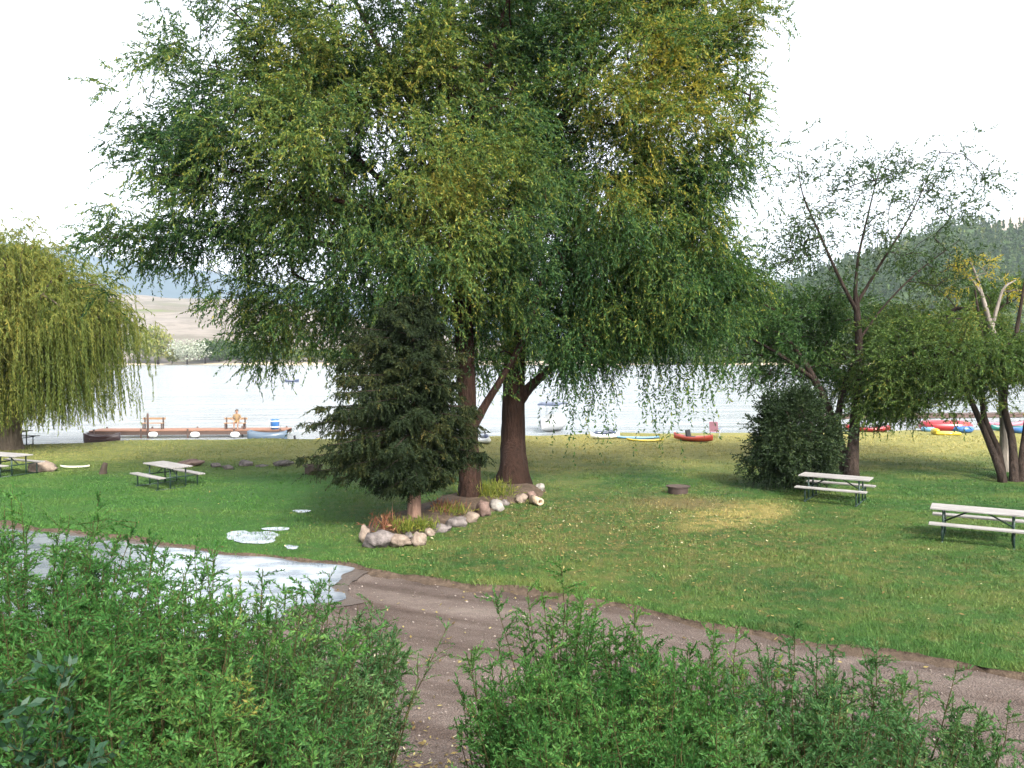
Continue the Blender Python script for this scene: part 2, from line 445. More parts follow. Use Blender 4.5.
# ------------------------------------------------------------------ setting: ground, road, bank, water
def grid(name, x0, x1, nx, y0, y1, ny, zf, mat, kind='structure', smooth=True):
    xs = np.linspace(x0, x1, nx); ys = np.linspace(y0, y1, ny)
    X, Y = np.meshgrid(xs, ys); Z = zf(X, Y)
    V = np.stack([X, Y, Z], -1).reshape(-1, 3)
    i = np.arange(ny - 1)[:, None] * nx; j = np.arange(nx - 1)[None]
    F = np.stack([i + j, i + j + 1, i + nx + j + 1, i + nx + j], -1).reshape(-1, 4)
    o = np_mesh(name, V, F, mat, None, None, smooth); return tag(o, kind=kind)

WATER_Z = -.42
grid('ground', -9000, 9000, 3, -3000, 9000, 3, lambda X, Y: X * 0 - 2.2, M_LAKEBED)
grid('water', -5200, 5200, 2, 31, 5000, 2, lambda X, Y: X * 0 + WATER_Z, M_WATER)

def edge_y(x):                                            # where the turf meets the road
    return np.maximum(13.55 - np.where(x < 0, .45, .6) * x, 8.0) + .12 * np.sin(x * 1.3) + .07 * np.sin(x * 3.7 + 1)
def shore_y(x):
    return 40.2 + .16 * x + .5 * np.sin(x * .35) + .25 * np.sin(x * 1.1 + 2) - np.where(x > 14, (x - 14) * .1, 0)
def lawn_z(x, y):
    return .075 + .03 * np.sin(x * .5 + 1) * np.sin(y * .45) + .012 * np.sin(x * 1.9 + y * 1.3)

def lawn():
    xs = np.linspace(-75, 75, 400); v = np.concatenate([[0, .0, .004, .012], np.linspace(.03, .985, 70), [.993, 1.0, 1.02]])
    X = np.repeat(xs[None], len(v), 0); e = edge_y(xs)[None]; s = shore_y(xs)[None]
    Y = e + (s - e) * v[:, None]
    Z = lawn_z(X, Y)
    Z[0] = -.08; Z[1] = -.02; Z[2] = .03; Z[0:2] += 0
    Y[0] -= .04
    Z[-2] = -.18; Z[-1] = -1.0; Z[-3] -= .03
    V = np.stack([X, Y, Z], -1).reshape(-1, 3); nx, ny = len(xs), len(v)
    i = np.arange(ny - 1)[:, None] * nx; j = np.arange(nx - 1)[None]
    F = np.stack([i + j, i + j + 1, i + nx + j + 1, i + nx + j], -1).reshape(-1, 4)
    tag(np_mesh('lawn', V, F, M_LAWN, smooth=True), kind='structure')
lawn()

def verge():                                              # bare crumbling earth along the edge of the turf
    xs = np.linspace(-40, 40, 700); off = np.array([-.34, -.2, -.07, .06, .2])
    zz = np.array([-.01, .006, .025, .075, .045])
    X = np.repeat(xs[None], 5, 0); Y = edge_y(xs)[None] + off[:, None] * (.5 + .35 * np.sin(xs * 2.3) * np.sin(xs * .7 + 1) + .18 * np.sin(xs * 7.1) + .12 * np.sin(xs * 17.3 + 2))[None]
    Z = zz[:, None] + 0 * X + .02 * wob(np.stack([X, Y, X * 0], -1), 6)
    V = np.stack([X, Y, Z], -1).reshape(-1, 3); nx = 700
    i = np.arange(4)[:, None] * nx; j = np.arange(nx - 1)[None]
    F = np.stack([i + j, i + j + 1, i + nx + j + 1, i + nx + j], -1).reshape(-1, 4)
    tag(np_mesh('verge', V, F, M_SOIL, smooth=True), kind='structure')
verge()

def road():
    def z(X, Y):
        P = np.stack([X, Y, X * 0], -1)
        return .012 * wob(P, .8) + .006 * wob(P, 4.)
    xs = np.linspace(-75, 75, 300); v = np.linspace(0, 1, 60)
    X = np.repeat(xs[None], 60, 0); Y = 4.5 + (edge_y(xs)[None] + .5 - 4.5) * v[:, None]
    V = np.stack([X, Y, z(X, Y)], -1).reshape(-1, 3); nx = 300
    i = np.arange(59)[:, None] * nx; j = np.arange(nx - 1)[None]
    F = np.stack([i + j, i + j + 1, i + nx + j + 1, i + nx + j], -1).reshape(-1, 4)
    tag(np_mesh('road', V, F, M_GRAVEL, smooth=True), kind='structure')
road()

def bank_z(x, y):
    t = np.clip((6.9 + .25 * np.sin(x * 1.1) - y) / 6.2, 0, 1)
    return -.1 + 2.5 * t ** 1.25
grid('bank', -60, 60, 200, -12, 7.6, 80, lambda X, Y: bank_z(X, Y) + .04 * wob(np.stack([X, Y, X * 0], -1), 2.5) - .02, M_BANK)

def sheet(name, pts, z, mat, jitter=.0, sub=6, grow=0):
    """thin water sheet with a ragged outline"""
    P = [Vector((p[0], p[1])) for p in pts]; out = []
    for _ in range(2):                                    # round the corners
        P = [q for i, a in enumerate(P) for q in (a.lerp(P[(i + 1) % len(P)], .25), a.lerp(P[(i + 1) % len(P)], .75))]
    sub = max(2, sub // 4)
    if grow:
        C = sum(P, Vector((0, 0))) / len(P); P = [q + (q - C).normalized() * grow for q in P]
    for i, a in enumerate(P):
        c = P[(i + 1) % len(P)]
        for k in range(sub):
            q = a.lerp(c, k / sub)
            n = Vector((mn.noise((q.x * 1.7, q.y * 1.7, 3)), mn.noise((q.x * 1.7, q.y * 1.7, 9))))
            n2 = Vector((mn.noise((q.x * 6, q.y * 6, 3)), mn.noise((q.x * 6, q.y * 6, 9))))
            out.append(q + n * jitter + n2 * jitter * .3)
    bm = bmesh.new(); f = bm.faces.new([bm.verts.new((q.x, q.y, z)) for q in out])
    bmesh.ops.triangulate(bm, faces=[f])
    for f in bm.faces:
        f.normal_update()
        if f.normal.z < 0: f.normal_flip()
    me = bpy.data.meshes.new(name); bm.to_mesh(me); bm.free()
    return tag(link(name, me, mat), kind='structure')

def gp(l, z): return [G(x, y, z) for x, y in l]
b = NB('wet_mud'); p = b.pos(); f = b.noise(p, 8, 5, .7); f2 = b.noise(p, 60, 3, .7)
M_WET = b.done(b.ramp(f, [(.3, (.055, .042, .035)), (.6, (.095, .075, .063)), (.8, (.13, .105, .09))]), b.mrange(f, .3, .7, .35, .75), b.bump(f2, .8, .02), .5)
sheet('wet_mud', gp([(-60, 528), (20, 530), (90, 537), (150, 546), (210, 551), (260, 554), (300, 561), (350, 566), (352, 569), (336, 580), (330, 590), (352, 597), (330, 603), (300, 604), (270, 620), (230, 640), (120, 640), (0, 620), (-120, 580)], .022), .022, M_WET, .26, 14, .32)
sheet('puddle', gp([(-60, 528), (20, 530), (90, 537), (150, 546), (210, 551), (260, 554), (300, 561), (350, 566), (352, 569), (336, 580), (330, 590), (352, 597), (330, 603), (300, 604), (270, 620), (230, 640), (120, 640), (0, 620), (-120, 580)], .03), .03, M_PUD, .2, 14)
for l, zz in (([(222, 536), (240, 530), (262, 533), (280, 530), (283, 538), (270, 545), (240, 543)], .0), ([(262, 528), (285, 526), (288, 530), (272, 532)], 0), ([(292, 510), (303, 509), (312, 511), (302, 513)], 0), ([(286, 545), (296, 545), (292, 549), (284, 548)], 0)):
    c = sum(gp(l, .1), Vector()) / len(l)
    z = float(lawn_z(np.array(c.x), np.array(c.y))) + .013
    sheet('puddle', gp(l, z), z, M_PUD, .22, 14)

# hills: height fields whose crest keeps the surveyed skyline
def hill(name, d0, d1, d2, crest, mat, seed, rough, foot=-1, nx=160, ny=46, power=1.0):
    px = np.linspace(crest[0][0], crest[-1][0], nx)
    cy = np.interp(px, [c[0] for c in crest], [c[1] for c in crest])
    V = []
    ds = np.concatenate([np.linspace(d0, d1, ny - 10), np.linspace(d1, d2, 11)[1:]])
    for d in ds:
        for i in range(nx):
            top = CAM_Z + (357 - cy[i]) / 800 * d1
            t = (d - d0) / (d1 - d0) if d <= d1 else 1 - .45 * (d - d1) / (d2 - d1)
            dd = d + 0
            x = (px[i] - 512) / 800 * (d0 * .35 + dd * .65) * (1 if True else 0)
            nz = mn.fractal(Vector((x / d1 * 5 + seed, d / d1 * 5, 0)), 1.0, 2.0, 5)
            z = foot + (top - foot) * max(t, 0) ** power + rough * nz * min(1, t * 4)
            V.append(((px[i] - 512) / 800 * dd, dd, z))
    n2 = len(ds)
    i = np.arange(n2 - 1)[:, None] * nx; j = np.arange(nx - 1)[None]
    F = np.stack([i + j, i + j + 1, i + nx + j + 1, i + nx + j], -1).reshape(-1, 4)
    o = tag(np_mesh(name, np.array(V), F, mat, smooth=True), kind='structure')
    return np.array(V).reshape(n2, nx, 3)

hill('far_mountain', 2000, 3900, 4800, [(-700, 225), (-300, 240), (0, 246), (100, 258), (160, 263), (210, 270), (260, 282), (330, 292), (420, 302), (520, 312), (640, 325), (780, 345)], M_HILL_FAR, 3, 42)
hill('dry_hill', 452, 1150, 1500, [(-700, 285), (-300, 288), (0, 292), (120, 294), (230, 299), (300, 306), (360, 318), (430, 332), (520, 345), (600, 352)], M_HILL_DRY, 8, 7, power=.8)
hill('dry_ridge', 1200, 2300, 2900, [(560, 345), (700, 325), (830, 278), (900, 250), (960, 232), (1000, 220), (1030, 214), (1200, 190), (1500, 185)], M_HILL_PINK, 5, 16)
HV = hill('wooded_hill', 452, 760, 1000, [(380, 352), (520, 346), (640, 338), (700, 322), (740, 304), (780, 292), (830, 272), (880, 256), (915, 238), (940, 227), (965, 224), (1000, 229), (1060, 226), (1200, 220), (1500, 218)], M_HILL_WOOD, 12, 5, nx=200)

def far_beach():
    xs = np.linspace(-900, 900, 160)
    y0 = 440 + 10 * np.sin(xs * .02) + 6 * np.sin(xs * .07 + 1)
    V = np.concatenate([np.stack([xs, y0, xs * 0 - .8], -1), np.stack([xs, y0 + 6, xs * 0 + .2], -1), np.stack([xs, y0 + 40, xs * 0 + 1.5], -1), np.stack([xs, y0 + 60, xs * 0 + .5], -1)])
    n = 160; i = np.arange(3)[:, None] * n; j = np.arange(n - 1)[None]
    F = np.stack([i + j, i + j + 1, i + n + j + 1, i + n + j], -1).reshape(-1, 4)
    tag(np_mesh('far_shore', V, F, M_SAND, smooth=True), kind='structure')
far_beach()

def forest():
    """wood covering the hill: crowns of leaf clumps, conifers higher up"""
    rng = np.random.default_rng(5)
    n2, nx, _ = HV.shape
    K = 5200; per = 34
    a = rng.uniform(0, n2 - 11.01, K); c = rng.uniform(nx * .2, nx * .62, K)
    ia, ic = a.astype(int), c.astype(int); fa, fc = (a - ia)[:, None], (c - ic)[:, None]
    P = (HV[ia, ic] * (1 - fa) + HV[ia + 1, ic] * fa) * (1 - fc) + (HV[ia, ic + 1] * (1 - fa) + HV[ia + 1, ic + 1] * fa) * fc
    keep = (wob(P, .035, 4) > -.42) | (rng.random(K) < .25)
    P = P[keep]; K = len(P)
    con = (rng.random(K) < .25 + .6 * (P[:, 2] > 40))
    H = np.where(con, rng.uniform(8, 15, K), rng.uniform(5, 10, K)); Rr = np.where(con, H * .17, H * .42)
    u = rng.uniform(0, 1, (K, per)) ** .8; th = rng.uniform(0, 2 * math.pi, (K, per))
    prof = np.where(con[:, None], 1 - u, np.sqrt(np.clip(1 - (2 * u - 1) ** 2, .05, 1)))
    rr = Rr[:, None] * prof * rng.uniform(.5, 1.1, (K, per))
    C = P[:, None] + np.stack([rr * np.cos(th), rr * np.sin(th), H[:, None] * (.08 + .92 * u)], -1)
    s = (rng.uniform(.7, 1.7, (K, per)) * np.where(con, .75, 1.1)[:, None])[..., None]
    A = unit(rng.normal(0, 1, (K, per, 3))) * s; B = unit(np.cross(A, rng.normal(0, 1, (K, per, 3)))) * s
    V = np.stack([C - A, C + B * .8, C + A, C - B * .8], 2).reshape(-1, 3)
    t = np.where(con, .3, .55) + rng.normal(0, .12, K) + .16 * wob(P, .02, 1)
    T = np.clip(np.repeat(t, per) + rng.normal(0, .08, K * per), 0, 1)
    o = np_mesh('forest', V, np.arange(len(V)).reshape(-1, 4), L_FAR, None, T); tag(o, 'mixed wood covering the hillside across the lake', 'forest', kind='stuff')
forest()

# individual trees along the far shore
def far_tree(px, d, h, w, leafm, label, cat, seed, tint0, group, n=1500, ls=1.0, weep=False):
    rng = np.random.default_rng(seed)
    base = W(px, 357, d); base.z = .9
    root = empty('tree', base, label, cat, group)
    bm = bmesh.new(); tube(bm, [(0, 0, -1), (.1, 0, h * .3), (0, .1, h * .75)], [h * .03, h * .022, .1], 6)
    bm_obj('trunk', bm, B_GREY, root, True)
    nb = 9
    bc = unit(rng.normal(0, 1, (nb, 3))) * rng.uniform(.2, .55, (nb, 1)) * [w / 2, w / 2, h * .42] + [0, 0, h * .42]
    k = rng.integers(0, nb, n)
    C = bc[k] + unit(rng.normal(0, 1, (n, 3))) * rng.uniform(.4, 1, (n, 1)) * [w * .32, w * .32, h * .27]
    C[:, 2] = np.where(C[:, 2] < .6, rng.uniform(.2, h * .5, n), C[:, 2])
    s = rng.uniform(.35, .8, (n, 1)) * ls
    A = unit(rng.normal(0, 1, (n, 3)) + ([0, 0, -2.] if weep else [0, 0, 0])) * s * (1.6 if weep else 1); B = unit(np.cross(A, rng.normal(0, 1, (n, 3)))) * s * .7
    V = np.stack([C - A, C + B, C + A, C - B], 1).reshape(-1, 3)
    T = np.clip(tint0 + rng.normal(0, .1, n) + .15 * (rng.random(nb)[k] - .5), 0, 1)
    np_mesh('crown', V, np.arange(len(V)).reshape(-1, 4), leafm, root, T)
FS = 'trees along the far shore'
far_tree(138, 452, 25, 19, L_FAR, 'yellow-green drooping tree on the far shore beside the weeping willow', 'tree', 21, .78, FS, weep=True)
far_tree(158, 449, 26, 20, L_FAR, 'tallest yellow-green tree on the far shore, left of the silver one', 'tree', 22, .85, FS, weep=True)
far_tree(187, 446, 17, 24, L_SILVER, 'silvery pale rounded tree at the far waterline', 'tree', 23, .5, FS)
far_tree(172, 447, 9, 9, L_FAR, 'small yellowish bush left of the silver far-shore tree', 'bush', 24, .9, FS)
for i, (px, h, w, t) in enumerate([(205, 17, 17, .35), (219, 18, 18, .3), (233, 16, 18, .38), (247, 18, 17, .28), (262, 17, 18, .35), (278, 16, 18, .3)]):
    far_tree(px, 456 + i % 3 * 5, h, w, L_FAR, 'dark green bushy tree in the row right of the silver tree across the lake', 'tree', 30 + i, t, 'dark green row across the lake')
for i, (px, h, w, t) in enumerate([(295, 11, 15, .6), (312, 12, 17, .7), (330, 11, 15, .5), (350, 12, 15, .45)]):
    far_tree(px, 452 + i % 2 * 4, h, w, L_FAR, 'olive shrubby tree across the lake behind the spruce', 'tree', 40 + i, t, 'olive trees behind the spruce')
for i, px in enumerate(range(490, 760, 15)):
    far_tree(px + (i * 7) % 5, 450 + (i * 5) % 9, 9 + (i * 3) % 5, 13 + (i * 2) % 5, L_FAR, 'low green tree in the far shore line right of the twin willow trunks', 'tree', 60 + i, .3 + .07 * (i % 4), 'far shore line right of the twin willows', 700)
for i, px in enumerate(range(20, 120, 18)):
    far_tree(px, 455, 17, 15, L_FAR, 'green tree on the far shore hidden behind the weeping willow', 'tree', 90 + i, .5 + .1 * (i % 3), 'far shore trees behind the weeping willow', 700)

# ------------------------------------------------------------------ the twin willows in the middle
def tnt(yellow_spots, base=.36):
    def f(P, rng):
        t = base + .0 + .26 * wob(P, .8, 2) + .14 * wob(P, 2.7, 5)
        for c, r, a in yellow_spots:  # autumn yellowing, plus sunlit foliage painted into the leaf tint
            d = np.linalg.norm(P - np.array(c), axis=1) / r
            t = t + a * np.exp(-d * d) * rng.uniform(.3, 1.2, len(P))
        return t
    return f
d1 = 21.9; T1 = G(470, 503, .08); d2 = 24.6; T2 = G(513, 488, .08)
tree('willow_tree', T1,
     [[(T1 - Vector((0, 0, .2)), .42), (T1 + Vector((0, 0, .35)), .32), (W(468, 440, d1), .27), (W(466, 370, d1), .25), (W(462, 280, d1), .26), (W(458, 180, d1 + .3), .21), (W(452, 60, d1 + .5), .15), (W(450, -60, d1 + .6), .08)],
      [(W(472, 428, d1 + .05), .15), (W(487, 402, d1 + .2), .11), (W(504, 374, d1 + .5), .095), (W(525, 335, d1 + .8), .1), (W(545, 270, d1 + 1), .06)],
      [(W(463, 300, d1), .16), (W(430, 235, d1 + .2), .11), (W(370, 170, d1 + .3), .08), (W(300, 110, d1 + .2), .045), (W(235, 70, d1), .02)],
      [(W(463, 320, d1), .14), (W(410, 275, d1 + .3), .11), (W(330, 245, d1 + .6), .085), (W(240, 240, d1 + .4), .05), (W(150, 226, d1), .02), (W(108, 230, d1 - .2), .012)],
      [(W(460, 200, d1), .14), (W(420, 120, d1 + 1), .11), (W(370, 30, d1 + 1.8), .08), (W(330, -50, d1 + 2), .04)],
      [(W(458, 150, d1), .12), (W(490, 60, d1 - .2), .08), (W(520, -40, d1 - .3), .04)],
      [(W(462, 260, d1), .12), (W(380, 215, d1 - .9), .075), (W(300, 190, d1 - 1.0), .045), (W(200, 160, d1 - .8), .018)]],
     [px_blob(370, 130, d1, 130, 95, 3.4, 3.0), px_blob(265, 150, d1 - .5, 105, 95, 2.6, 1.8), px_blob(430, 240, d1 - 2.6, 55, 60, .8, .7), px_blob(400, 40, d1, 150, 80, 3.4, 2.5), px_blob(455, -60, d1, 170, 80, 3.2, 1.8),
      px_blob(430, 270, d1 - .3, 110, 90, 2.8, 2.7), px_blob(320, 250, d1, 95, 60, 2.4, 1.7), px_blob(270, 305, d1 + .5, 45, 45, 1.4, .5), px_blob(200, 235, d1 - .2, 75, 15, 1.2, .42), px_blob(180, 150, d1 - .8, 55, 35, 1.4, .45),
      px_blob(240, 50, d1 - .3, 80, 60, 2., .42), px_blob(390, 330, d1 + .8, 80, 55, 1.8, 1.0), px_blob(470, 200, d1 - 1.6, 100, 110, 1.4, 1.4), px_blob(500, 330, d1 + .6, 40, 45, 1.2, .4), px_blob(475, 70, d1 + .8, 65, 110, 1.6, 1.5), px_blob(330, 110, d1 + .8, 80, 70, 1.8, 1.2), px_blob(140, 235, d1 - .2, 38, 10, .8, .16)],
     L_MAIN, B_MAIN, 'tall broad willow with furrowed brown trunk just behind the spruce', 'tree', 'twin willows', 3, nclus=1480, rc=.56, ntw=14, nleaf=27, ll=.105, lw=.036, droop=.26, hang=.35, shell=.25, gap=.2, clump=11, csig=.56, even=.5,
     tintf=tnt([(W(440, 100, d1 - 2), 2.6, .22), (W(360, 90, d1 - 2.5), 2.2, .16), (W(430, 200, d1 - 2.5), 2.0, .18), (W(480, 230, d1 - 2), 1.5, .14), (W(300, 40, d1 - 2), 2.5, .12)], .34), flute=.16, zmin=2.6)
def droops(spots, d, seed):
    """long hanging leafy strands at the bottom of the crown"""
    def f(rng):
        out = []
        for px, py, w, L, n in spots:
            c = W(px, py, d); s = d / 800
            S0 = np.array(c) + rng.normal(0, 1, (n, 3)) * [w * s * .5, .5, .4]
            D = unit(np.array([0, 0, -1.]) + rng.normal(0, .18, (n, 3)))
            out.append(leaves(S0, D, L * s * rng.uniform(.25, 1.0, n), 34, .14, .05, .05, .4, 1.5, .35 + rng.normal(0, .1, n), rng, t0=0))
        return out
    return f
tree('willow_tree', T2,
     [[(T2 - Vector((0, 0, .2)), .66), (T2 + Vector((0, 0, .5)), .45), (W(513, 440, d2), .37), (W(514, 380, d2), .34), (W(516, 300, d2), .32), (W(520, 200, d2), .26), (W(525, 80, d2), .18), (W(530, -60, d2), .1)],
      [(W(518, 402, d2), .2), (W(533, 384, d2 - .2), .14), (W(560, 362, d2 - .5), .11), (W(610, 330, d2 - .8), .08), (W(680, 300, d2 - .8), .04)],
      [(W(517, 260, d2), .2), (W(540, 180, d2 - .3), .14), (W(570, 110, d2 - .5), .09), (W(600, 30, d2 - .6), .05), (W(620, -50, d2 - .6), .025)],
      [(W(516, 310, d2), .2), (W(570, 260, d2 + .5), .15), (W(640, 210, d2 + .8), .1), (W(710, 170, d2 + .6), .05), (W(745, 130, d2 + .5), .02)],
      [(W(515, 340, d2), .18), (W(580, 310, d2 + 1.2), .13), (W(660, 290, d2 + 1.3), .09), (W(730, 290, d2 + 1), .05), (W(775, 310, d2 + .8), .02)],
      [(W(522, 180, d2), .14), (W(580, 90, d2 + 1), .11), (W(650, 10, d2 + 1.4), .07), (W(690, -60, d2 + 1.4), .03)],
      [(W(516, 330, d2), .14), (W(490, 240, d2 + 1.5), .1), (W(470, 150, d2 + 2), .06)]],
     [px_blob(600, 100, d2 - .5, 125, 100, 3.2, 3.2), px_blob(685, 120, d2, 68, 125, 2.4, 2.6), px_blob(560, 230, d2 - .6, 100, 90, 2.8, 2.6), px_blob(645, 240, d2, 90, 78, 2.6, 2.2), px_blob(690, 280, d2 + .3, 48, 58, 2., 1.1),
      px_blob(590, -40, d2, 155, 75, 3.2, 2.), px_blob(635, 308, d2, 82, 34, 2., 1.1), px_blob(560, 330, d2 - .4, 62, 42, 2., .9), px_blob(695, 20, d2, 55, 80, 2.2, 1.7), px_blob(500, 130, d2 + .5, 90, 130, 2., 1.4), px_blob(728, 275, d2 + .3, 28, 38, 1.2, .35)],
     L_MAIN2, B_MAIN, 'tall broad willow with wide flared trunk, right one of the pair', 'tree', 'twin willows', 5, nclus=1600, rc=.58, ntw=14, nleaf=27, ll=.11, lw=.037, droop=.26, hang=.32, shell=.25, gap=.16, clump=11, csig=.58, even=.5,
     tintf=tnt([(W(690, 60, d2 - 2), 2.4, .55), (W(660, 150, d2 - 2.4), 1.7, .42), (W(575, 50, d2 - 3), 1.8, .25), (W(720, 60, d2), 1.5, .3), (W(700, 235, d2 - 1.5), 1.2, .2), (W(560, 120, d2 - 3), 1.4, .16)], .34), flute=.3, zmin=2.2,
     extra=droops([(592, 365, 34, 85, 30), (674, 360, 44, 85, 34), (652, 355, 24, 70, 12), (728, 345, 36, 50, 18), (572, 360, 16, 95, 12), (700, 350, 24, 55, 12), (560, 350, 30, 45, 12)], d2, 1))

# ------------------------------------------------------------------ spruce
def spruce():
    rng = np.random.default_rng(14)
    base = G(414, 524, .1); H = 5.4
    root = empty('spruce_tree', base, 'dark shaggy spruce with bare lower trunk inside the rock border', 'tree')
    bm = bmesh.new(); tube(bm, [(0, 0, -.15), (0, 0, .1), (.02, 0, .9), (.05, .03, 1.6), (.05, .03, 2.5), (0, .05, 4), (0, 0, H)], [.22, .17, .145, .12, .09, .05, .01], 12)
    Sx, Dx, Lx, tb = [], [], [], []
    nw = 27
    for k in range(nw):
        z = 1.0 + (H - 1.15) * (k / (nw - 1)) ** 1.05
        f = 1 - (z - 1.05) / (H - .9)
        nb = 8 if k < 20 else 6
        for j in range(nb):
            th = j * 2 * math.pi / nb + k * 1.1 + rng.normal(0, .2)
            L = (2.12 * f ** .62 + .15) * rng.uniform(.58, 1.22)
            L *= 1 + .16 * max(0, -math.cos(th))      # reaches further towards the open lawn
            L *= min(1, .30 + .16 * k) if k < 5 else 1
            L *= 1 - .22 * max(0, math.cos(th)) - (.25 if z > 4.2 else 0) * max(0, min(1, (z - 4.2) / 1.5))
            d = np.array([math.cos(th), math.sin(th), 0.]); dr = (.06 + .26 * f) * L
            ts = np.linspace(0, 1, 9); P = d * (L * ts)[:, None] + [0, 0, z]
            P[:, 2] += .16 * L * np.sin(ts * math.pi * .6) - dr * ts ** 1.3 + .10 * L * ts ** 5
            tb.append((P, np.linspace(.03 * f + .008, .004, 9)))
            side = np.array([-d[1], d[0], 0])
            m = int(L / .036) + 4
            tt = rng.uniform(.08, 1, m)
            for t in tt:
                q = np.array([np.interp(t, ts, P[:, c]) for c in range(3)])
                sg = rng.choice([-1, 1]); l = (.10 + .52 * (1 - t) ** .7 * min(1, L / 1.4)) * rng.uniform(.6, 1.2)
                Sx.append(q); Dx.append(side * sg * rng.uniform(.6, 1) + d * rng.uniform(.3, .9) + [0, 0, rng.uniform(-.95, .12)]); Lx.append(l)
            for t in np.linspace(.2, .95, 6):
                q = np.array([np.interp(t, ts, P[:, c]) for c in range(3)])
                Sx.append(q); Dx.append(d + [0, 0, -.1] + rng.normal(0, .1, 3)); Lx.append(.2 * L)
    Sx = np.array(Sx); Dx = unit(np.array(Dx)); Lx = np.array(Lx)
    tint = .42 + .22 * wob(Sx, 1.6, 3) + rng.normal(0, .1, len(Sx)) + .25 * (rng.random(len(Sx)) < .06)
    V, F, T = leaves(Sx, Dx, Lx, 30, .085, .024, .4, .35, .9, tint, rng, .1, 0)
    np_mesh('crown', V, F, L_SPRUCE, root, T)
    V, F = tubes_np(tb, 5); np_mesh('branches', V, F, B_GREY, root, smooth=True)
    bm_obj('trunk', bm, B_SPRUCE, root, True)
    print('spruce leaves', len(F), len(T))
spruce()

# ------------------------------------------------------------------ weeping willow, left
def weeping():
    rng = np.random.default_rng(31)
    d = 34.; base = W(8, 357, d); base.z = .06; bx, by = base.x, base.y
    root = empty('weeping_willow', base, 'yellow-green weeping willow with hanging curtains of leaves by the shore', 'tree')
    V0, F0, o = [], [], 0
    tr = smooth_line([(0, 0, -.2, .6), (0, 0, .5, .45), (.1, 0, 2, .4), (.1, .1, 4, .33), (.2, 0, 6, .22), (.1, 0, 8.2, .08)])
    V, F = trunk_tube(tr, 12, rng, .15, .04); V0.append(V); F0.append(F); o += len(V)
    parts = []; ch = []
    nb = 64
    for k in range(nb):
        th = k * 2.399; el = rng.uniform(.15, 1.35); r = rng.uniform(.8, 1.0)
        tip = np.array([4.8 * math.cos(th) * math.cos(el) * r, 4.8 * math.sin(th) * math.cos(el) * r, 4.2 + 5.2 * math.sin(el) * r])
        st = np.array([.1, 0, rng.uniform(2.6, 6.5)])
        mid = st * .5 + tip * .5 + [0, 0, .8]
        t = np.linspace(0, 1, 9)[:, None]; P = (1 - t) ** 2 * st + 2 * t * (1 - t) * mid + t * t * tip
        ch.append((P, np.linspace(.13, .02, 9)))
        ns = 50
        q = P[rng.integers(3, 9, ns)] + rng.normal(0, .55, (ns, 3)) * [1, 1, .35]
        zb = rng.uniform(.9, 2.2, ns) + 1.8 * (rng.random(ns) < .3) * rng.random(ns) * 2
        L = np.maximum(q[:, 2] - zb, 1.0) * np.where(rng.random(ns) < .55, 1, rng.uniform(.35, .8, ns))
        ow = unit(np.stack([q[:, 0], q[:, 1], q[:, 2] * 0], -1))
        D = unit(ow * .07 + np.array([0, 0, -1.]) + rng.normal(0, .05, (ns, 3)))
        tint = .47 + .26 * wob(q, .8, 7) + rng.normal(0, .12, ns)
        # strands: dense leaves along their length, in short pieces so that every strand is evenly leafy
        for a in range(3):
            pp = q + D * (L * a / 3)[:, None] + rng.normal(0, .06, (ns, 3))
            parts.append(leaves(pp, D, L / 3, 44, .135, .036, .0, .5, .7, tint - .05 * a, rng, .1, 0))
        # short upper sprays make the rounded top
        S1 = np.repeat(P[3:], 16, 0) + rng.normal(0, .45, (96, 3)); D1 = unit(unit(S1 - [0, 0, 4]) + rng.normal(0, .5, (96, 3)))
        parts.append(leaves(S1, D1, rng.uniform(.4, 1.1, 96), 26, .13, .035, .7, .6, .7, np.full(96, .52) + rng.normal(0, .12, 96), rng, .12))
    V, F, T = join(parts)
    np_mesh('crown', V, F, L_WEEP, root, T)
    V, F = tubes_np(ch, 6); V0.append(V); F0.append(F + o)
    np_mesh('trunk', np.concatenate(V0), np.concatenate(F0), B_WEEP, root, smooth=True)
weeping()

# ------------------------------------------------------------------ trees on the right
d3 = 26.9; b3 = G(852, 476, .08)
tree('tree', b3,
     [[(b3 - Vector((0, 0, .2)), .30), (b3 + Vector((0, 0, .3)), .21), (W(855, 420, d3), .165), (W(859, 360, d3), .13), (W(857, 310, d3), .1), (W(855, 290, d3), .06)],
      [(W(857, 312, d3), .07), (W(838, 275, d3 - .2), .05), (W(818, 230, d3 - .4), .036), (W(803, 195, d3 - .4), .022), (W(797, 160, d3 - .4), .012)],
      [(W(855, 300, d3), .065), (W(858, 260, d3 + .2), .045), (W(868, 215, d3 + .3), .03), (W(880, 170, d3 + .3), .018), (W(898, 138, d3 + .2), .01)],
      [(W(856, 305, d3), .06), (W(880, 265, d3 - .1), .042), (W(905, 225, d3 - .3), .028), (W(925, 185, d3 - .4), .016), (W(940, 150, d3 - .3), .01)],
      [(W(859, 340, d3), .045), (W(885, 305, d3 + .3), .03), (W(920, 270, d3 + .6), .03), (W(960, 240, d3 + .8), .01)]],
     [px_blob(805, 200, d3, 45, 55, 1.6, 1.2), px_blob(875, 190, d3, 45, 60, 1.8, 1.4), px_blob(930, 190, d3, 50, 55, 1.6, 1.3), px_blob(850, 250, d3, 60, 50, 1.8, 1), px_blob(920, 250, d3, 55, 35, 1.6, 1), px_blob(785, 245, d3, 48, 40, 1.4, .8), px_blob(830, 165, d3, 70, 35, 1.4, .5)],
     L_R1, B_GREY, 'tall slender tree with sparse open crown and bare forking limbs behind the middle picnic table', 'tree', seed=8, nclus=260, rc=.5, ntw=5, nleaf=11, ll=.12, lw=.05, droop=.12, hang=.0, shell=.1, gap=.2, rtip=.005, zmin=4.5, out_bias=.3, up=.05, clump=4, csig=.35)
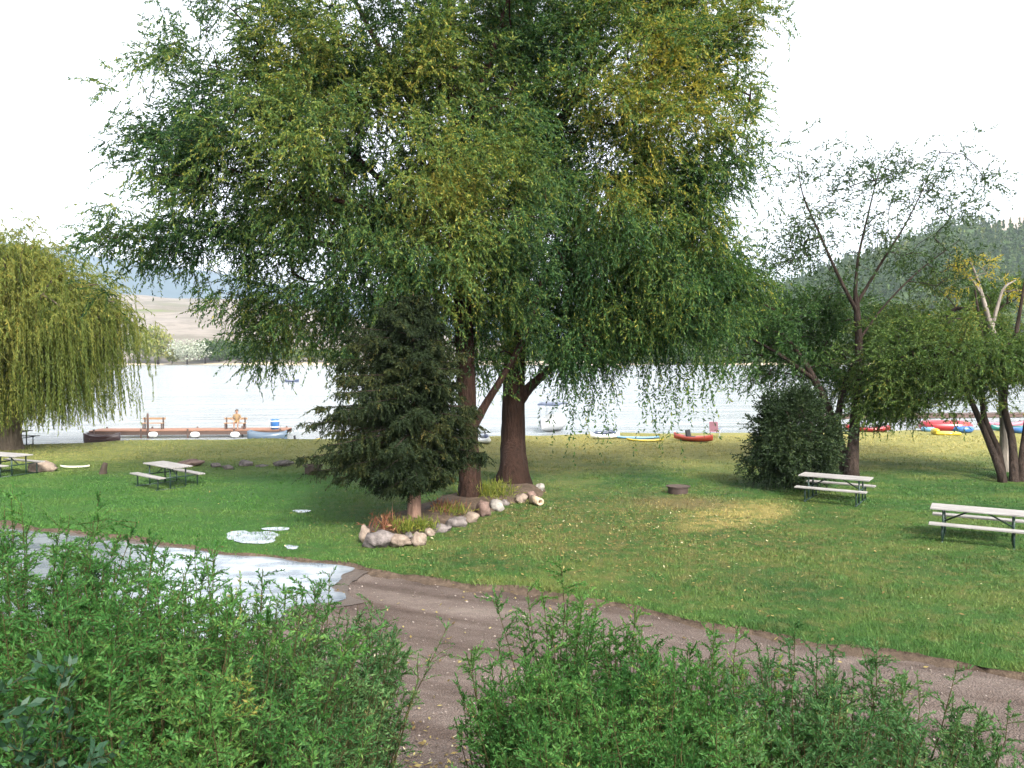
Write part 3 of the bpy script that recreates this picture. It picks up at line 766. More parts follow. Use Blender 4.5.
d4 = 27.6; b4 = G(847, 473, .08)
tree('tree', b4,
     [[(b4 + Vector((-.05, 0, -.2)), .22), (b4 + Vector((-.1, 0, .4)), .17), (W(836, 430, d4), .15), (W(822, 395, d4), .13), (W(806, 365, d4), .1), (W(785, 335, d4), .05)],
      [(W(836, 430, d4), .12), (W(845, 385, d4 + .6), .1), (W(865, 350, d4 + 1), .07), (W(900, 330, d4 + 1), .03)],
      [(W(815, 380, d4), .08), (W(780, 355, d4 - .4), .06), (W(745, 335, d4 - .6), .03)]],
     [px_blob(788, 335, d4 + 1.2, 62, 45, 2., 2.4), px_blob(842, 343, d4 + 2.2, 56, 42, 1.7, 1.4), px_blob(745, 325, d4, 42, 40, 1.5, 1.2), px_blob(905, 350, d4 + 1.8, 45, 42, 1.6, 1.1), px_blob(800, 302, d4 + 1.6, 50, 22, 1.4, .7), px_blob(770, 368, d4, 40, 16, 1.2, .25), px_blob(888, 382, d4 + 1.2, 30, 20, 1.2, .2)],
     L_R2, B_GREY, 'low dense green tree leaning left from beside the slender tree trunk', 'tree', seed=12, clump=7, csig=.42, nclus=440, rc=.45, ntw=11, nleaf=22, ll=.10, lw=.04, droop=.2, hang=.2, shell=.2, gap=.22, zmin=2.0)
d5 = 26.; b5 = G(1008, 481, .08)
tree('tree', b5,
     [[(b5 + Vector((-.15, 0, -.2)), .15), (b5 + Vector((-.25, 0, .3)), .115), (W(988, 440, d5), .1), (W(973, 405, d5 - .2), .085), (W(958, 370, d5 - .4), .06), (W(935, 345, d5 - .5), .03)],
      [(b5 + Vector((-.05, .15, -.1)), .12), (W(998, 450, d5 + .2), .1), (W(983, 410, d5 + .4), .085), (W(983, 350, d5 + .6), .06), (W(975, 290, d5 + .6), .03)],
      [(b5 + Vector((.2, 0, -.1)), .15), (W(1012, 440, d5), .115), (W(1004, 400, d5), .1), (W(1015, 340, d5), .07), (W(1025, 280, d5), .03)],
      [(b5 + Vector((.42, 0, -.1)), .16), (W(1025, 440, d5), .12), (W(1034, 390, d5 + .2), .1), (W(1055, 330, d5 + .3), .05)]],
     [px_blob(950, 362, d5 - .3, 75, 30, 1.8, 1.8), px_blob(1020, 366, d5 - .4, 70, 28, 1.8, 1.2), px_blob(945, 396, d5 - .2, 50, 10, 1.3, .35), px_blob(960, 325, d5 + 3.2, 60, 42, 1.5, 1.5), px_blob(1030, 320, d5 + 3.4, 60, 52, 1.5, 1.6), px_blob(910, 360, d5 + .8, 48, 44, 1.8, 1.3), px_blob(1075, 345, d5, 60, 70, 2., 1.3), px_blob(985, 290, d5 + 3.6, 40, 24, 1.2, .4), px_blob(890, 395, d5 + .6, 34, 18, 1.2, .4)],
     L_R3, B_GREY, 'many-stemmed tree leaning left at the right edge, olive leaves turning yellow', 'tree', seed=17, clump=7, csig=.42, nclus=620, rc=.45, ntw=11, nleaf=22, ll=.10, lw=.038, droop=.2, hang=.25, shell=.2, gap=.24, zmin=2.2)
d6 = 27.4; b6 = W(1006, 357, d6); b6.z = .06
tree('tree', b6,
     [[(b6 - Vector((0, 0, .2)), .17), (b6 + Vector((0, 0, 1.5)), .14), (W(1001, 380, d6), .125), (W(996, 345, d6), .11), (W(989, 320, d6), .085), (W(981, 292, d6), .062), (W(974, 270, d6), .035), (W(970, 262, d6), .015)],
      [(W(991, 330, d6), .075), (W(998, 305, d6), .055), (W(1004, 288, d6), .04), (W(1016, 280, d6), .015)],
      [(W(980, 292, d6), .04), (W(972, 280, d6), .03), (W(962, 270, d6), .012)]],
     [px_blob(972, 268, d6, 20, 10, .7, 1.0), px_blob(960, 285, d6, 14, 12, .6, .4), px_blob(1015, 290, d6, 12, 14, .6, .3)],
     L_YEL, B_PALE, 'half-dead tree with bare pale forked trunk and a few yellow leaves', 'tree', seed=23, nclus=26, rc=.3, ntw=5, nleaf=9, ll=.11, lw=.045, droop=.2, hang=.2, shell=.1, gap=.1, zmin=3)

# dark round bush
def round_bush():
    c = G(795, 489, .08)
    limbs = []
    for k in range(9):
        th = k * .7; rr = .15
        limbs.append([(c + Vector((rr * math.cos(th), rr * math.sin(th), -.1)), .05), (c + Vector((.4 * math.cos(th), .4 * math.sin(th), .9)), .035), (c + Vector((.9 * math.cos(th), .9 * math.sin(th), 2.0)), .012)])
    tree('bush', c, limbs, [((c.x, c.y, 1.25), (1.1, 1.0, 1.2), 3), ((c.x - .1, c.y, 2.15), (.8, .8, .75), 1.4), ((c.x - .75, c.y, 1.5), (.6, .7, .7), .7), ((c.x + .65, c.y, 1.5), (.7, .7, .8), .8), ((c.x + .25, c.y, 2.6), (.4, .4, .4), .3), ((c.x - 1.1, c.y, .9), (.35, .5, .4), .25)],
         L_BUSH, B_GREY, 'dark green rounded bush left of the middle picnic table', 'bush', seed=19, nclus=420, rc=.3, ntw=10, nleaf=18, ll=.09, lw=.036, droop=.05, hang=-.1, shell=.2, gap=.2, zmin=.15, rtip=.003, flute=0)
round_bush()

# ------------------------------------------------------------------ shrubs on the bank, close to the viewer
def shrub(name, label, spots, leafm, seed, ll=.029, lw=.0098, nst=14, twigs=23, nleaf=27, hang=-.2, spread=.85, tl=.23):
    """spots: (x, y, top height, radius, stems); upright leafy shoots rising from the bank"""
    rng = np.random.default_rng(seed)
    bx = sum(s[0] for s in spots) / len(spots); by = sum(s[1] for s in spots) / len(spots)
    bz = float(bank_z(np.array(bx), np.array(by)))
    base = np.array([bx, by, bz]); root = empty(name, base, label, 'shrub')
    ch, tw, parts = [], [], []
    for x, y, top, rad, ns in spots:
        for k in range(int(ns * 1.75)):
            r = rad * math.sqrt(rng.random()); th = rng.uniform(0, 2 * math.pi)
            gx, gy = x + r * math.cos(th), y + r * math.sin(th)
            gz = float(bank_z(np.array(gx), np.array(gy))) - .03
            tz = max(gz + .35, top - .16 - .38 * (r / max(rad, .01)) ** 2 * rng.uniform(.4, 1.2) - abs(rng.normal(0, .15)))
            h = tz - gz
            plume = rng.random() < .16
            if plume: h *= 1.0 + .2 / max(h, .5); tz = gz + h
            lean = np.array([math.cos(th), math.sin(th)]) * r / max(rad, .01) * .16 * h + rng.normal(0, .07 * h, 2)
            t = np.linspace(0, 1, 8)
            P = np.stack([gx + lean[0] * t ** 1.5, gy + lean[1] * t ** 1.5, gz + h * t], -1)
            P[1:-1, :2] += rng.normal(0, .012, (6, 2))
            ch.append((P - base, np.linspace(.009, .002, 8)))
            nt = int(twigs * h / 1.2 * rng.uniform(.45, 1.15)) + 4
            tt = 1 - rng.random(nt) ** 1.15 * .85; tt[0] = .93
            q = np.stack([np.interp(tt, t, P[:, c]) for c in range(3)], -1)
            D = unit(rng.normal(0, 1, (nt, 3)) * [1, 1, .25] + [0, 0, .75]); D[0] = unit(P[-1] - P[-2])
            L = tl * rng.uniform(.5, 1.25, nt) * (1.1 - .45 * tt)
            tint = .45 + .2 * wob(q, 2.2, seed) + rng.normal(0, .1) + .1 * (tt - .6)
            tint += .18 * (rng.random() < .05) + rng.normal(0, .04)
            parts.append(leaves(q, D, L, nleaf, ll, lw, .12, hang, spread, tint, rng, .1, .05))
            for a, d_, l in zip(q, D, L):
                tw.append((np.array([a, a + d_ * l * .6, a + d_ * l - [0, 0, .12 * l]]) - base, np.array([.0025, .002, .001])))
    V, F, T = join(parts); np_mesh('leaves', V - base, F, leafm, root, T)
    V1, F1 = tubes_np(ch, 5); V2, F2 = tubes_np(tw, 3)
    np_mesh('stems', np.concatenate([V1, V2]), np.concatenate([F1, F2 + len(V1)]), B_STEM, root)
    print(name, len(T))

def sp(px, ytop, d, rpx, n):
    return ((px - 512) / 800 * d, d, CAM_Z + (357 - ytop) / 800 * d, rpx / 800 * d, n)
shrub('shrub', 'broad leafy green shrub mass filling the lower left corner of the bank', [sp(5, 500, 5.2, 55, 24), sp(105, 528, 5.2, 80, 24), sp(195, 546, 5.0, 70, 24), sp(50, 538, 4.2, 90, 28), sp(160, 575, 4.0, 100, 32), sp(-60, 495, 4.5, 80, 26), sp(90, 650, 3.3, 110, 30), sp(215, 665, 3.4, 80, 26)], L_SHRUB, 41)
shrub('shrub', 'feathery green shrub with upright shoots in front of the bright puddle', [sp(255, 568, 5.3, 60, 22), sp(310, 580, 5.4, 50, 20), sp(250, 620, 4.4, 70, 26), sp(320, 630, 4.6, 55, 24), sp(290, 690, 3.8, 70, 26)], L_SHRUB2, 42, nleaf=13)
shrub('shrub', 'small spreading shrub overhanging the gravel left of the bank gap', [sp(328, 606, 5.4, 34, 18), sp(352, 622, 5.5, 14, 9), sp(308, 670, 4.7, 36, 18), sp(318, 745, 4.4, 24, 10)], L_SHRUB2, 43)
shrub('shrub', 'dark broad-leaved plant in the extreme lower left corner', [sp(-10, 650, 3.0, 50, 9), sp(20, 705, 2.8, 40, 7)], L_BROAD, 44, ll=.055, lw=.026, nleaf=8, twigs=12)
shrub('shrub', 'tall bright green shrub with one spire of leaves right of the bank gap', [sp(562, 553, 5.6, 10, 8), sp(592, 604, 5.5, 36, 18), sp(535, 645, 5.2, 36, 20), sp(506, 645, 5.1, 20, 15), sp(560, 650, 4.6, 50, 26), sp(512, 705, 4.7, 18, 11)], L_SHRUB, 45)
shrub('shrub', 'dense green shrub in the middle of the right-hand bank thicket', [sp(640, 615, 5.4, 40, 22), sp(700, 628, 5.2, 50, 26), sp(660, 660, 4.5, 60, 28), sp(590, 690, 4.0, 60, 24), sp(740, 672, 4.6, 55, 26), sp(540, 720, 4.1, 45, 20), sp(680, 720, 3.6, 80, 26)], L_SHRUB, 46)
shrub('shrub', 'sparse grey-green shrub at the right end of the bank thicket', [sp(790, 630, 5.2, 45, 18), sp(850, 638, 5.1, 45, 15), sp(910, 650, 5.2, 45, 13), sp(970, 675, 5.2, 38, 10), sp(820, 665, 4.3, 60, 18), sp(900, 685, 4.5, 60, 14), sp(980, 720, 4.6, 40, 9), sp(770, 705, 3.8, 70, 18), sp(870, 735, 3.9, 60, 12)], L_SHRUB2, 47)

# ------------------------------------------------------------------ grass and leaf litter
def grass():
    rng = np.random.default_rng(61)
    N = 300000
    y = 8 + 32 * rng.random(N) ** 1.8; x = rng.uniform(-.72, .72, N) * y
    k = (y > edge_y(x) - .02) & (y < shore_y(x) - .3)
    x, y = x[k], y[k]; N = len(x)
    z = lawn_z(x, y) - .004
    h = rng.uniform(.025, .06, N) * (1 + .5 * wob(np.stack([x, y, x * 0], -1), 1.4)) * (1 + 1.2 * np.exp(-np.abs(y - edge_y(x)) / .12)); w = rng.uniform(.005, .010, N) * (y / 14)
    th = rng.uniform(0, 2 * math.pi, N); ln = rng.normal(0, .5, (N, 2)) * h[:, None]
    P = np.stack([x, y, z], -1); s = np.stack([np.cos(th) * w, np.sin(th) * w, 0 * w], -1)
    V = np.stack([P - s, P + s, P + np.concatenate([ln, h[:, None]], 1)], 1).reshape(-1, 3)
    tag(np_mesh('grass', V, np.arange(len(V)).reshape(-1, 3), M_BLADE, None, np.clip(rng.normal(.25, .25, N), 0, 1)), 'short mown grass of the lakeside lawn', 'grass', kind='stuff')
grass()
def litter():
    rng = np.random.default_rng(62)
    n1 = 2400; x = np.concatenate([rng.normal(2.2, 2.6, n1), rng.uniform(-9, 9, 500), rng.normal(-1.0, 1.2, 110), rng.normal(-.9, .5, 420)])
    y = np.concatenate([rng.normal(18.2, 2.6, n1), rng.uniform(10, 24, 500), rng.normal(10, 1.5, 110), rng.normal(7.4, .6, 420)])
    N = len(x)
    z = np.where(y > edge_y(x), lawn_z(x, y) + .03, .03); z = np.maximum(z, bank_z(x, y) + .03)
    s = rng.uniform(.018, .045, (N, 1)); A = rng.normal(0, 1, (N, 3)) * [1, 1, .25]; A = unit(A) * s; B = unit(np.cross(A, rng.normal(0, .25, (N, 3)) + [0, 0, 1])) * s * .45
    C = np.stack([x, y, z], -1)
    V = np.stack([C - A, C + B, C + A, C - B], 1).reshape(-1, 3)
    tag(np_mesh('fallen_leaves', V, np.arange(len(V)).reshape(-1, 4), L_FALLEN, None, np.clip(rng.normal(.5, .28, N), 0, 1)), 'fallen yellow and tan leaves scattered over lawn and gravel', 'fallen leaves', kind='stuff')
litter()
def stones_on_road():
    rng = np.random.default_rng(63); N = 2600
    y = rng.uniform(7.2, 17, N); x = rng.uniform(-.62, .62, N) * y; k = (y < edge_y(x)) & (y > 6.6); x, y = x[k], y[k]; N = len(x)
    s = rng.gamma(2, .004, N)[:, None] + .004
    base = np.array([[1, 0, 0], [-1, 0, 0], [0, 1, 0], [0, -1, 0], [0, 0, .7], [0, 0, -.7]], float)
    V = np.stack([x, y, x * 0 + .012], -1)[:, None] + base[None] * s[:, None] * rng.uniform(.6, 1.3, (N, 6, 1))
    tri = np.array([[0, 2, 4], [2, 1, 4], [1, 3, 4], [3, 0, 4], [2, 0, 5], [1, 2, 5], [3, 1, 5], [0, 3, 5]])
    F = (tri[None] + (np.arange(N) * 6)[:, None, None]).reshape(-1, 3)
    tag(np_mesh('gravel', V.reshape(-1, 3), F, M_PEB), 'loose pebbles lying on the gravel road', 'gravel', kind='stuff')
M_PEB = plain('pebble', (.24, .2, .175), .85, .4, 3)
stones_on_road()

# ------------------------------------------------------------------ planting bed with its rock border
def rock_mesh(name, seed, s, mat, parent=None, sub=3):
    bm = bmesh.new(); bmesh.ops.create_icosphere(bm, subdivisions=sub, radius=1)
    for v in bm.verts:
        n = mn.fractal(v.co * 1.1 + Vector((seed * 3.7, seed, 0)), 1, 2, 4); c = mn.cell(v.co * 1.6 + Vector((seed, 0, 0)))
        v.co *= 1 + .42 * n + .10 * c
        v.co = Vector((v.co.x * s[0], v.co.y * s[1], v.co.z * s[2]))
    o = bm_obj(name, bm, mat, parent, True); return o
def rockmat(name, c0, c1):
    b = NB(name); o = b.objc(); f = b.noise(o, 5, 6, .7); f2 = b.noise(o, 30, 3, .7)
    c = b.ramp(f, [(.35, c0), (.65, c1)]); return b.done(c, .9, b.bump(b.math('ADD', f, b.math('MULTIPLY', f2, .3)), .8, .05), .2)
RK = {'grey': rockmat('grey_rock', (.07, .06, .057), (.19, .165, .155)), 'tan': rockmat('tan_rock', (.13, .10, .08), (.27, .215, .17)), 'pink': rockmat('pinkish_rock', (.10, .065, .055), (.21, .145, .12)), 'white': rockmat('whitish_rock', (.17, .155, .14), (.30, .28, .25)), 'dark': rockmat('dark_rock', (.05, .045, .042), (.16, .14, .13))}
ROCKS = [  # px, py (foot), width px, height px, colour, label
    (364, 543, 13, 17, 'tan', 'upright pale tan rock at the left tip of the rock border'),
    (377, 548, 30, 17, 'grey', 'largest grey boulder beside the upright pale rock at the border tip'),
    (399, 547, 24, 12, 'tan', 'flat tan rock just right of the largest grey boulder'),
    (418, 546, 15, 14, 'tan', 'round tan rock below the spruce trunk, taller than its neighbours'),
    (409, 541, 11, 9, 'dark', 'small dark rock tucked behind the round tan one below the spruce'),
    (428, 537, 13, 9, 'tan', 'small tan rock just right of the spruce trunk'),
    (441, 533, 22, 9, 'grey', 'long low grey slab rock in the middle of the border'),
    (457, 528, 20, 11, 'grey', 'squat grey rock right of the long slab, before the front willow'),
    (471, 523, 17, 11, 'tan', 'tan rock at the foot of the front willow trunk'),
    (483, 517, 15, 17, 'pink', 'pinkish rounded rock against the front willow trunk'),
    (496, 512, 16, 13, 'white', 'whitish rock right of the pinkish rounded one'),
    (505, 506, 10, 7, 'grey', 'small grey rock between the two willow trunks'),
    (521, 503, 13, 10, 'tan', 'tan rock before the flared right willow trunk'),
    (532, 499, 10, 9, 'pink', 'small pinkish rock right of the tan one at the flared trunk'),
    (540, 492, 9, 10, 'white', 'pale upright rock at the right tip of the border'),
    (428, 518, 14, 12, 'dark', 'dark rock at the back of the bed, left of the front willow'),
]
def rocks():
    for i, (px, py, w, h, c, lb) in enumerate(ROCKS):
        g = G(px, py, .07); s = g.y / 800
        o = rock_mesh('rock', i + 1, (w * s * .47, w * s * .42, h * s * .54), RK[c])
        o.location = (g.x, g.y + w * s * .3, .07 + h * s * .36); o.rotation_euler = (0, 0, i * 1.3 % .7 - .35)
        tag(o, lb, 'rock', 'rocks bordering the planting bed')
rocks()
def bed():
    line = [G(372, 538), G(398, 534), G(420, 528), G(450, 518), G(475, 508), G(500, 498), G(525, 492), G(540, 488)]
    hw = [.5, .8, 1.0, 1.1, 1.15, 1.2, 1.1, .6]
    bm = bmesh.new(); rows = []
    pr = []
    for i in range(len(line)):
        for t in (0, .25, .5, .75):
            if i == len(line) - 1 and t > 0: break
            j = min(i + 1, len(line) - 1); pr.append((line[i].lerp(line[j], t), hw[i] * (1 - t) + hw[j] * t))
    for i, (p, w) in enumerate(pr):
        q = pr[min(i + 1, len(pr) - 1)][0] - pr[max(i - 1, 0)][0]; n = Vector((-q.y, q.x, 0)).normalized()
        row = []
        for k in range(11):
            u = k / 5 - 1; edge = 1 - u * u; e2 = min(1, i / 3, (len(pr) - 1 - i) / 3)
            c = p + n * (u * w * (1 + .12 * math.sin(i * 1.7 + k)) + .35)
            z = -.02 + (.10 + .22 * edge * e2) * (1 if 0 < k < 10 and 0 < i < len(pr) - 1 else 0) + .03 * mn.noise((c.x * 3, c.y * 3, 0))
            row.append(bm.verts.new((c.x, c.y, z)))
        rows.append(row)
    for a, c in zip(rows[:-1], rows[1:]):
        for k in range(10): bm.faces.new((a[k], a[k + 1], c[k + 1], c[k]))
    o = bm_obj('soil', bm, M_SOIL, None, True); tag(o, kind='structure')
bed()
def clump(name, px, py, h, n, leafm, label, seed, w=.22, lw=.02):
    rng = np.random.default_rng(seed); g = G(px, py, .22); base = np.array(g)
    S0 = rng.normal(0, w * .5, (n, 3)) * [1, 1, 0]; D = unit(rng.normal(0, .5, (n, 3)) + [0, 0, 1.])
    L = h * rng.uniform(.5, 1.1, n)
    V, F, T = leaves(S0, D, L, 6, h * .3, lw, .35, -.1, .5, .5 + rng.normal(0, .2, n), rng, .15, 0)
    # long arching blades
    V2, F2, T2 = leaves(S0, unit(rng.normal(0, .35, (n, 3)) + [0, 0, 1.]), L * .05, 1, h * .95, lw, 0, -.3, .35, .55 + rng.normal(0, .2, n), rng, .1, 0)
    V, F, T = join([(V, F, T), (V2, F2, T2)])
    o = np_mesh(name, V, F, leafm, None, T); o.location = g
    tag(o, label, 'plant', 'plants in the rock-edged bed')
clump('plant', 405, 530, .34, 90, L_BED, 'yellow-green tuft left of the spruce trunk', 1, .45)
clump('plant', 424, 528, .32, 60, L_BED, 'yellow-green tuft right against the spruce trunk', 2, .3)
clump('plant', 388, 530, .5, 40, L_DRY, 'dry reddish brown plant behind the grey boulder', 3, .35)
clump('plant', 446, 512, .35, 60, L_DRY, 'low reddish plant on the soil left of the front willow trunk', 4, .4)
clump('plant', 491, 496, .52, 160, L_BED, 'tall yellow-green tuft between the twin willow trunks', 5, .6)
clump('plant', 455, 514, .3, 50, L_BED, 'low green tuft at the left foot of the front willow', 6, .4)

# row of stones far left, other stones
FAR_ROCKS = [(190, 466, 22, 7, 'pink', 'wide low pinkish stone just behind the left picnic table'), (216, 467, 10, 5, 'dark', 'small dark stone right of the left picnic table'), (228, 469, 10, 5, 'dark', 'low dark stone nearest the left picnic table of the row'), (246, 466, 13, 7, 'grey', 'domed grey stone midway along the stone row'), (283, 466, 18, 7, 'dark', 'long dark stone at the right of the stone row'), (262, 467, 12, 3, 'dark', 'flat dark stone between the domed grey stone and the long one'),
             (42, 471, 28, 11, 'tan', 'big beige boulder beside the left-edge picnic table')]
for i, (px, py, w, h, c, lb) in enumerate(FAR_ROCKS):
    g = G(px, py, .07); s = g.y / 800
    o = rock_mesh('rock', 30 + i, (w * s * .5, w * s * .4, h * s * .6), RK[c]); o.location = (g.x, g.y, .07 + h * s * .3)
    tag(o, lb, 'rock', 'stones on the left lawn')

# small hollow log, stump, garden light, plank
M_WOODCUT = plain('cut_wood', (.42, .32, .22), .8, .3, 9, bumpd=.01)
M_DARKWOOD = plain('dark_wood', (.055, .04, .03), .9, .4, 8, bumpd=.01)
def hollow_log():
    g = G(537, 503, .13); bm = bmesh.new(); n = 18; rings = []
    for (y, r) in ((-.2, .10), (-.2, .055), (.1, .05)): rings.append([bm.verts.new((r * math.cos(2 * math.pi * k / n) * (1 + .1 * math.sin(k * 2)), y, r * math.sin(2 * math.pi * k / n))) for k in range(n)])
    ob = [bm.verts.new((.11 * math.cos(2 * math.pi * k / n), .28, .11 * math.sin(2 * math.pi * k / n))) for k in range(n)]
    for a, c in ((rings[0], rings[1]), (rings[1], rings[2]), (ob, rings[0])):
        for k in range(n): bm.faces.new((a[k], a[(k + 1) % n], c[(k + 1) % n], c[k]))
    bm.faces.new(ob); bm.faces.new(rings[2])
    o = bm_obj('log', bm, M_WOODCUT, None, True); o.location = g + Vector((0, 0, .06)); o.rotation_euler = (0, 0, R(25))
    tag(o, 'short pale hollow log lying on the grass right of the rock border', 'log')
hollow_log()
def stump():
    g = G(103, 474, .07); bm = bmesh.new()
    tube(bm, [(0, 0, -.05), (0, 0, .04), (.02, 0, .16), (.07, 0, .3), (.09, .01, .38)], [.16, .13, .1, .085, .07], 11)
    for v in bm.verts: v.co += Vector((mn.noise(v.co * 9), mn.noise(v.co * 9 + Vector((5, 0, 0))), 0)) * .03
    o = bm_obj('stump', bm, M_DARKWOOD, None, True); o.location = g
    tag(o, 'small dark leaning stump on the lawn left of the left picnic table', 'stump')
stump()
M_WHITE = plain('white_paint', (.78, .78, .76), .4, .06); M_BLACK = plain('black_rubber', (.02, .02, .022), .6, .2)
M_STEEL = plain('grey_metal', (.35, .36, .37), .35, .15)
def light_post():
    g = G(485, 466, .07); r = empty('garden_light', g, 'tiny white-capped garden light on the lawn between the willow trunks', 'garden light')
    bm = bmesh.new(); tube(bm, [(0, 0, -.05), (0, 0, .16)], .03, 8); bm_obj('post', bm, M_BLACK, r)
    bm = bmesh.new(); tube(bm, [(0, 0, .16), (0, 0, .26), (0, 0, .29)], [.075, .075, .03], 12); bm_obj('lamp_cap', bm, M_WHITE, r, True)
light_post()

# ------------------------------------------------------------------ picnic tables
b = NB('weathered_plank'); o = b.objc(); f = b.noise(o, 14, 5, .6, (.12, 1.6, 1)); f2 = b.noise(o, 2.5, 3)
c = b.ramp(f, [(.3, (.17, .16, .155)), (.55, (.275, .262, .252)), (.75, (.34, .325, .315))]); c = b.mix(b.mrange(f2, .45, .75, 0, .4), c, (.17, .165, .15))
M_PLANK = b.done(c, .7, b.bump(f, .4, .01), .3)
M_GREEN = plain('dark_green_steel', (.018, .04, .032), .4, .3, 9)
def picnic_table(g, rz, label, group='picnic tables on the lawn'):
    r = empty('picnic_table', (g.x, g.y, float(lawn_z(np.array(g.x), np.array(g.y))) - .01), label, 'picnic table', group, rz)
    L = 2.0; r.scale = (.9, .9, .9)
    bm = bmesh.new()
    for k in range(5): box(bm, (0, -.3 + k * .15, .735), (L, .138, .04))
    bm_obj('tabletop', bm, M_PLANK, r, bevel=.005)
    for s in (-1, 1):
        bm = bmesh.new()
        for k in range(2): box(bm, (0, s * (.62 + k * .142), .435), (L, .132, .04))
        bm_obj('bench_seat', bm, M_PLANK, r, bevel=.005)
    for s in (-1, 1):
        x = s * .72; bm = bmesh.new()
        for q in (-1, 1):
            tube(bm, [(x, q * .69, 0), (x, q * .69, .413)], .024, 8)
            tube(bm, [(x, q * .27, 0.01), (x, q * .27, .714)], .026, 8)
        tube(bm, [(x, -.76, .39), (x, .76, .39)], .022, 8); tube(bm, [(x, -.36, .69), (x, .36, .69)], .022, 8)
        tube(bm, [(x, -.76, .022), (x, .76, .022)], .02, 8)
        bm_obj('end_frame', bm, M_GREEN, r, True)
        bm = bmesh.new(); tube(bm, [(s * .05, 0, .69), (s * .2, 0, .67), (x, 0, .392)], .019, 8); bm_obj('brace', bm, M_GREEN, r, True)
    return r
picnic_table(Vector(((166 - 512) / 800 * 24.5, 24.5, 0)), R(-40), 'picnic table on the left lawn in front of the stone row')
picnic_table(Vector(((837 - 512) / 800 * 21.7, 21.7, 0)), R(-34), 'picnic table in front of the dark round bush and slender tree')
picnic_table(Vector(((981 - 512) / 800 * 17.1, 17.1, 0)), R(-31), 'picnic table nearest the viewer, at the right edge of the lawn')
picnic_table(Vector(((4 - 512) / 800 * 26.6, 26.6, 0)), R(-24), 'picnic table cut by the left edge, beside the beige boulder')
picnic_table(Vector(((8 - 512) / 800 * 35.5, 35.5, 0)), R(-10), 'picnic table in the shade under the weeping willow')

# pale board on the grass
M_PALEBOARD = plain('pale_board', (.62, .6, .48), .5, .1)
def hull_mesh(L, Wd, H, n=26, m=12, rocker=.12, deck=.35, cockpit=True, sharp=1.6):
    """closed boat-like loft with a raised deck and an optional sunken cockpit"""
    bm = bmesh.new(); rings = []
    for i in range(n + 1):
        t = i / n * 2 - 1; w = Wd / 2 * max(.03, (1 - abs(t) ** sharp) ** .8); z0 = rocker * H * 3 * abs(t) ** 3
        ring = []
        for k in range(m):
            a = 2 * math.pi * k / m; c, s = math.cos(a), math.sin(a)
            z = (H * .62 * s if s < 0 else H * deck * s)
            if cockpit and abs(t + .05) < .26 and s > .5: z -= H * .55
            ring.append(bm.verts.new((t * L / 2, w * c, z0 + H * .62 + z)))
        rings.append(ring)
    for a, c in zip(rings[:-1], rings[1:]):
        for k in range(m): bm.faces.new((a[k], a[(k + 1) % m], c[(k + 1) % m], c[k]))
    bm.faces.new(rings[0][::-1]); bm.faces.new(rings[-1])
    return bm
def at(px, py, z=.075): return G(px, py, z)
o = bm_obj('paddle_board', hull_mesh(1.0, .34, .07, cockpit=False, rocker=.2), M_PALEBOARD, None, True); g = at(75, 468); o.location = (g.x, g.y, .08); o.rotation_euler = (0, 0, R(4))
tag(o, 'pale narrow board lying on the grass right of the beige boulder', 'board')

# ------------------------------------------------------------------ fire pits
M_RUST = plain('rusty_steel', (.045, .03, .024), .75, .5, 7, bumpd=.004)
M_ASH = plain('ash', (.12, .11, .105), .95, .4, 10)
def fire_pit(g, rad, h, label, grate=True):
    r = empty('fire_pit', g, label, 'fire pit', 'fire pits on the lawn')
    bm = bmesh.new(); n = 28
    prof = [(rad, -.05), (rad, h), (rad + .02, h), (rad + .02, h + .012), (rad - .02, h + .012), (rad - .02, -.02)]
    rings = [[bm.verts.new((q[0] * math.cos(2 * math.pi * k / n), q[0] * math.sin(2 * math.pi * k / n), q[1])) for k in range(n)] for q in prof]
    for a, c in zip(rings[:-1], rings[1:]):
        for k in range(n): bm.faces.new((a[k], a[(k + 1) % n], c[(k + 1) % n], c[k]))
    bm_obj('fire_ring', bm, M_RUST, r)
    bm = bmesh.new(); bmesh.ops.create_circle(bm, cap_ends=True, segments=24, radius=rad - .025, matrix=Matrix.Translation((0, 0, .04)))
    bm_obj('ash_bed', bm, M_ASH, r)
    if grate:
        bm = bmesh.new(); z = h + .03; tube(bm, [(rad * 1.25 * math.cos(a * math.pi / 8), rad * 1.0 * math.sin(a * math.pi / 8), z) for a in range(17)], .012, 6, False)
        for k in range(9):
            y = -rad * .9 + k * rad * .225; xx = rad * 1.25 * math.sqrt(max(0, 1 - (y / rad) ** 2)); tube(bm, [(-xx, y, z), (xx, y, z)], .008, 5)
        bm_obj('grate', bm, M_RUST, r)
    bm = bmesh.new(); tube(bm, [(-.12, -.05, .07), (.14, .06, .1)], .04, 7); tube(bm, [(-.08, .1, .06), (.12, -.1, .12)], .035, 7); bm_obj('charred_log', bm, M_DARKWOOD, r)
fire_pit(G(678, 494, .06), .28, .2, 'low dark metal fire ring with grate on the open lawn before the red kayak')
fire_pit(G(313, 475, .06), .27, .3, 'dark fire ring at the left edge of the spruce branches')

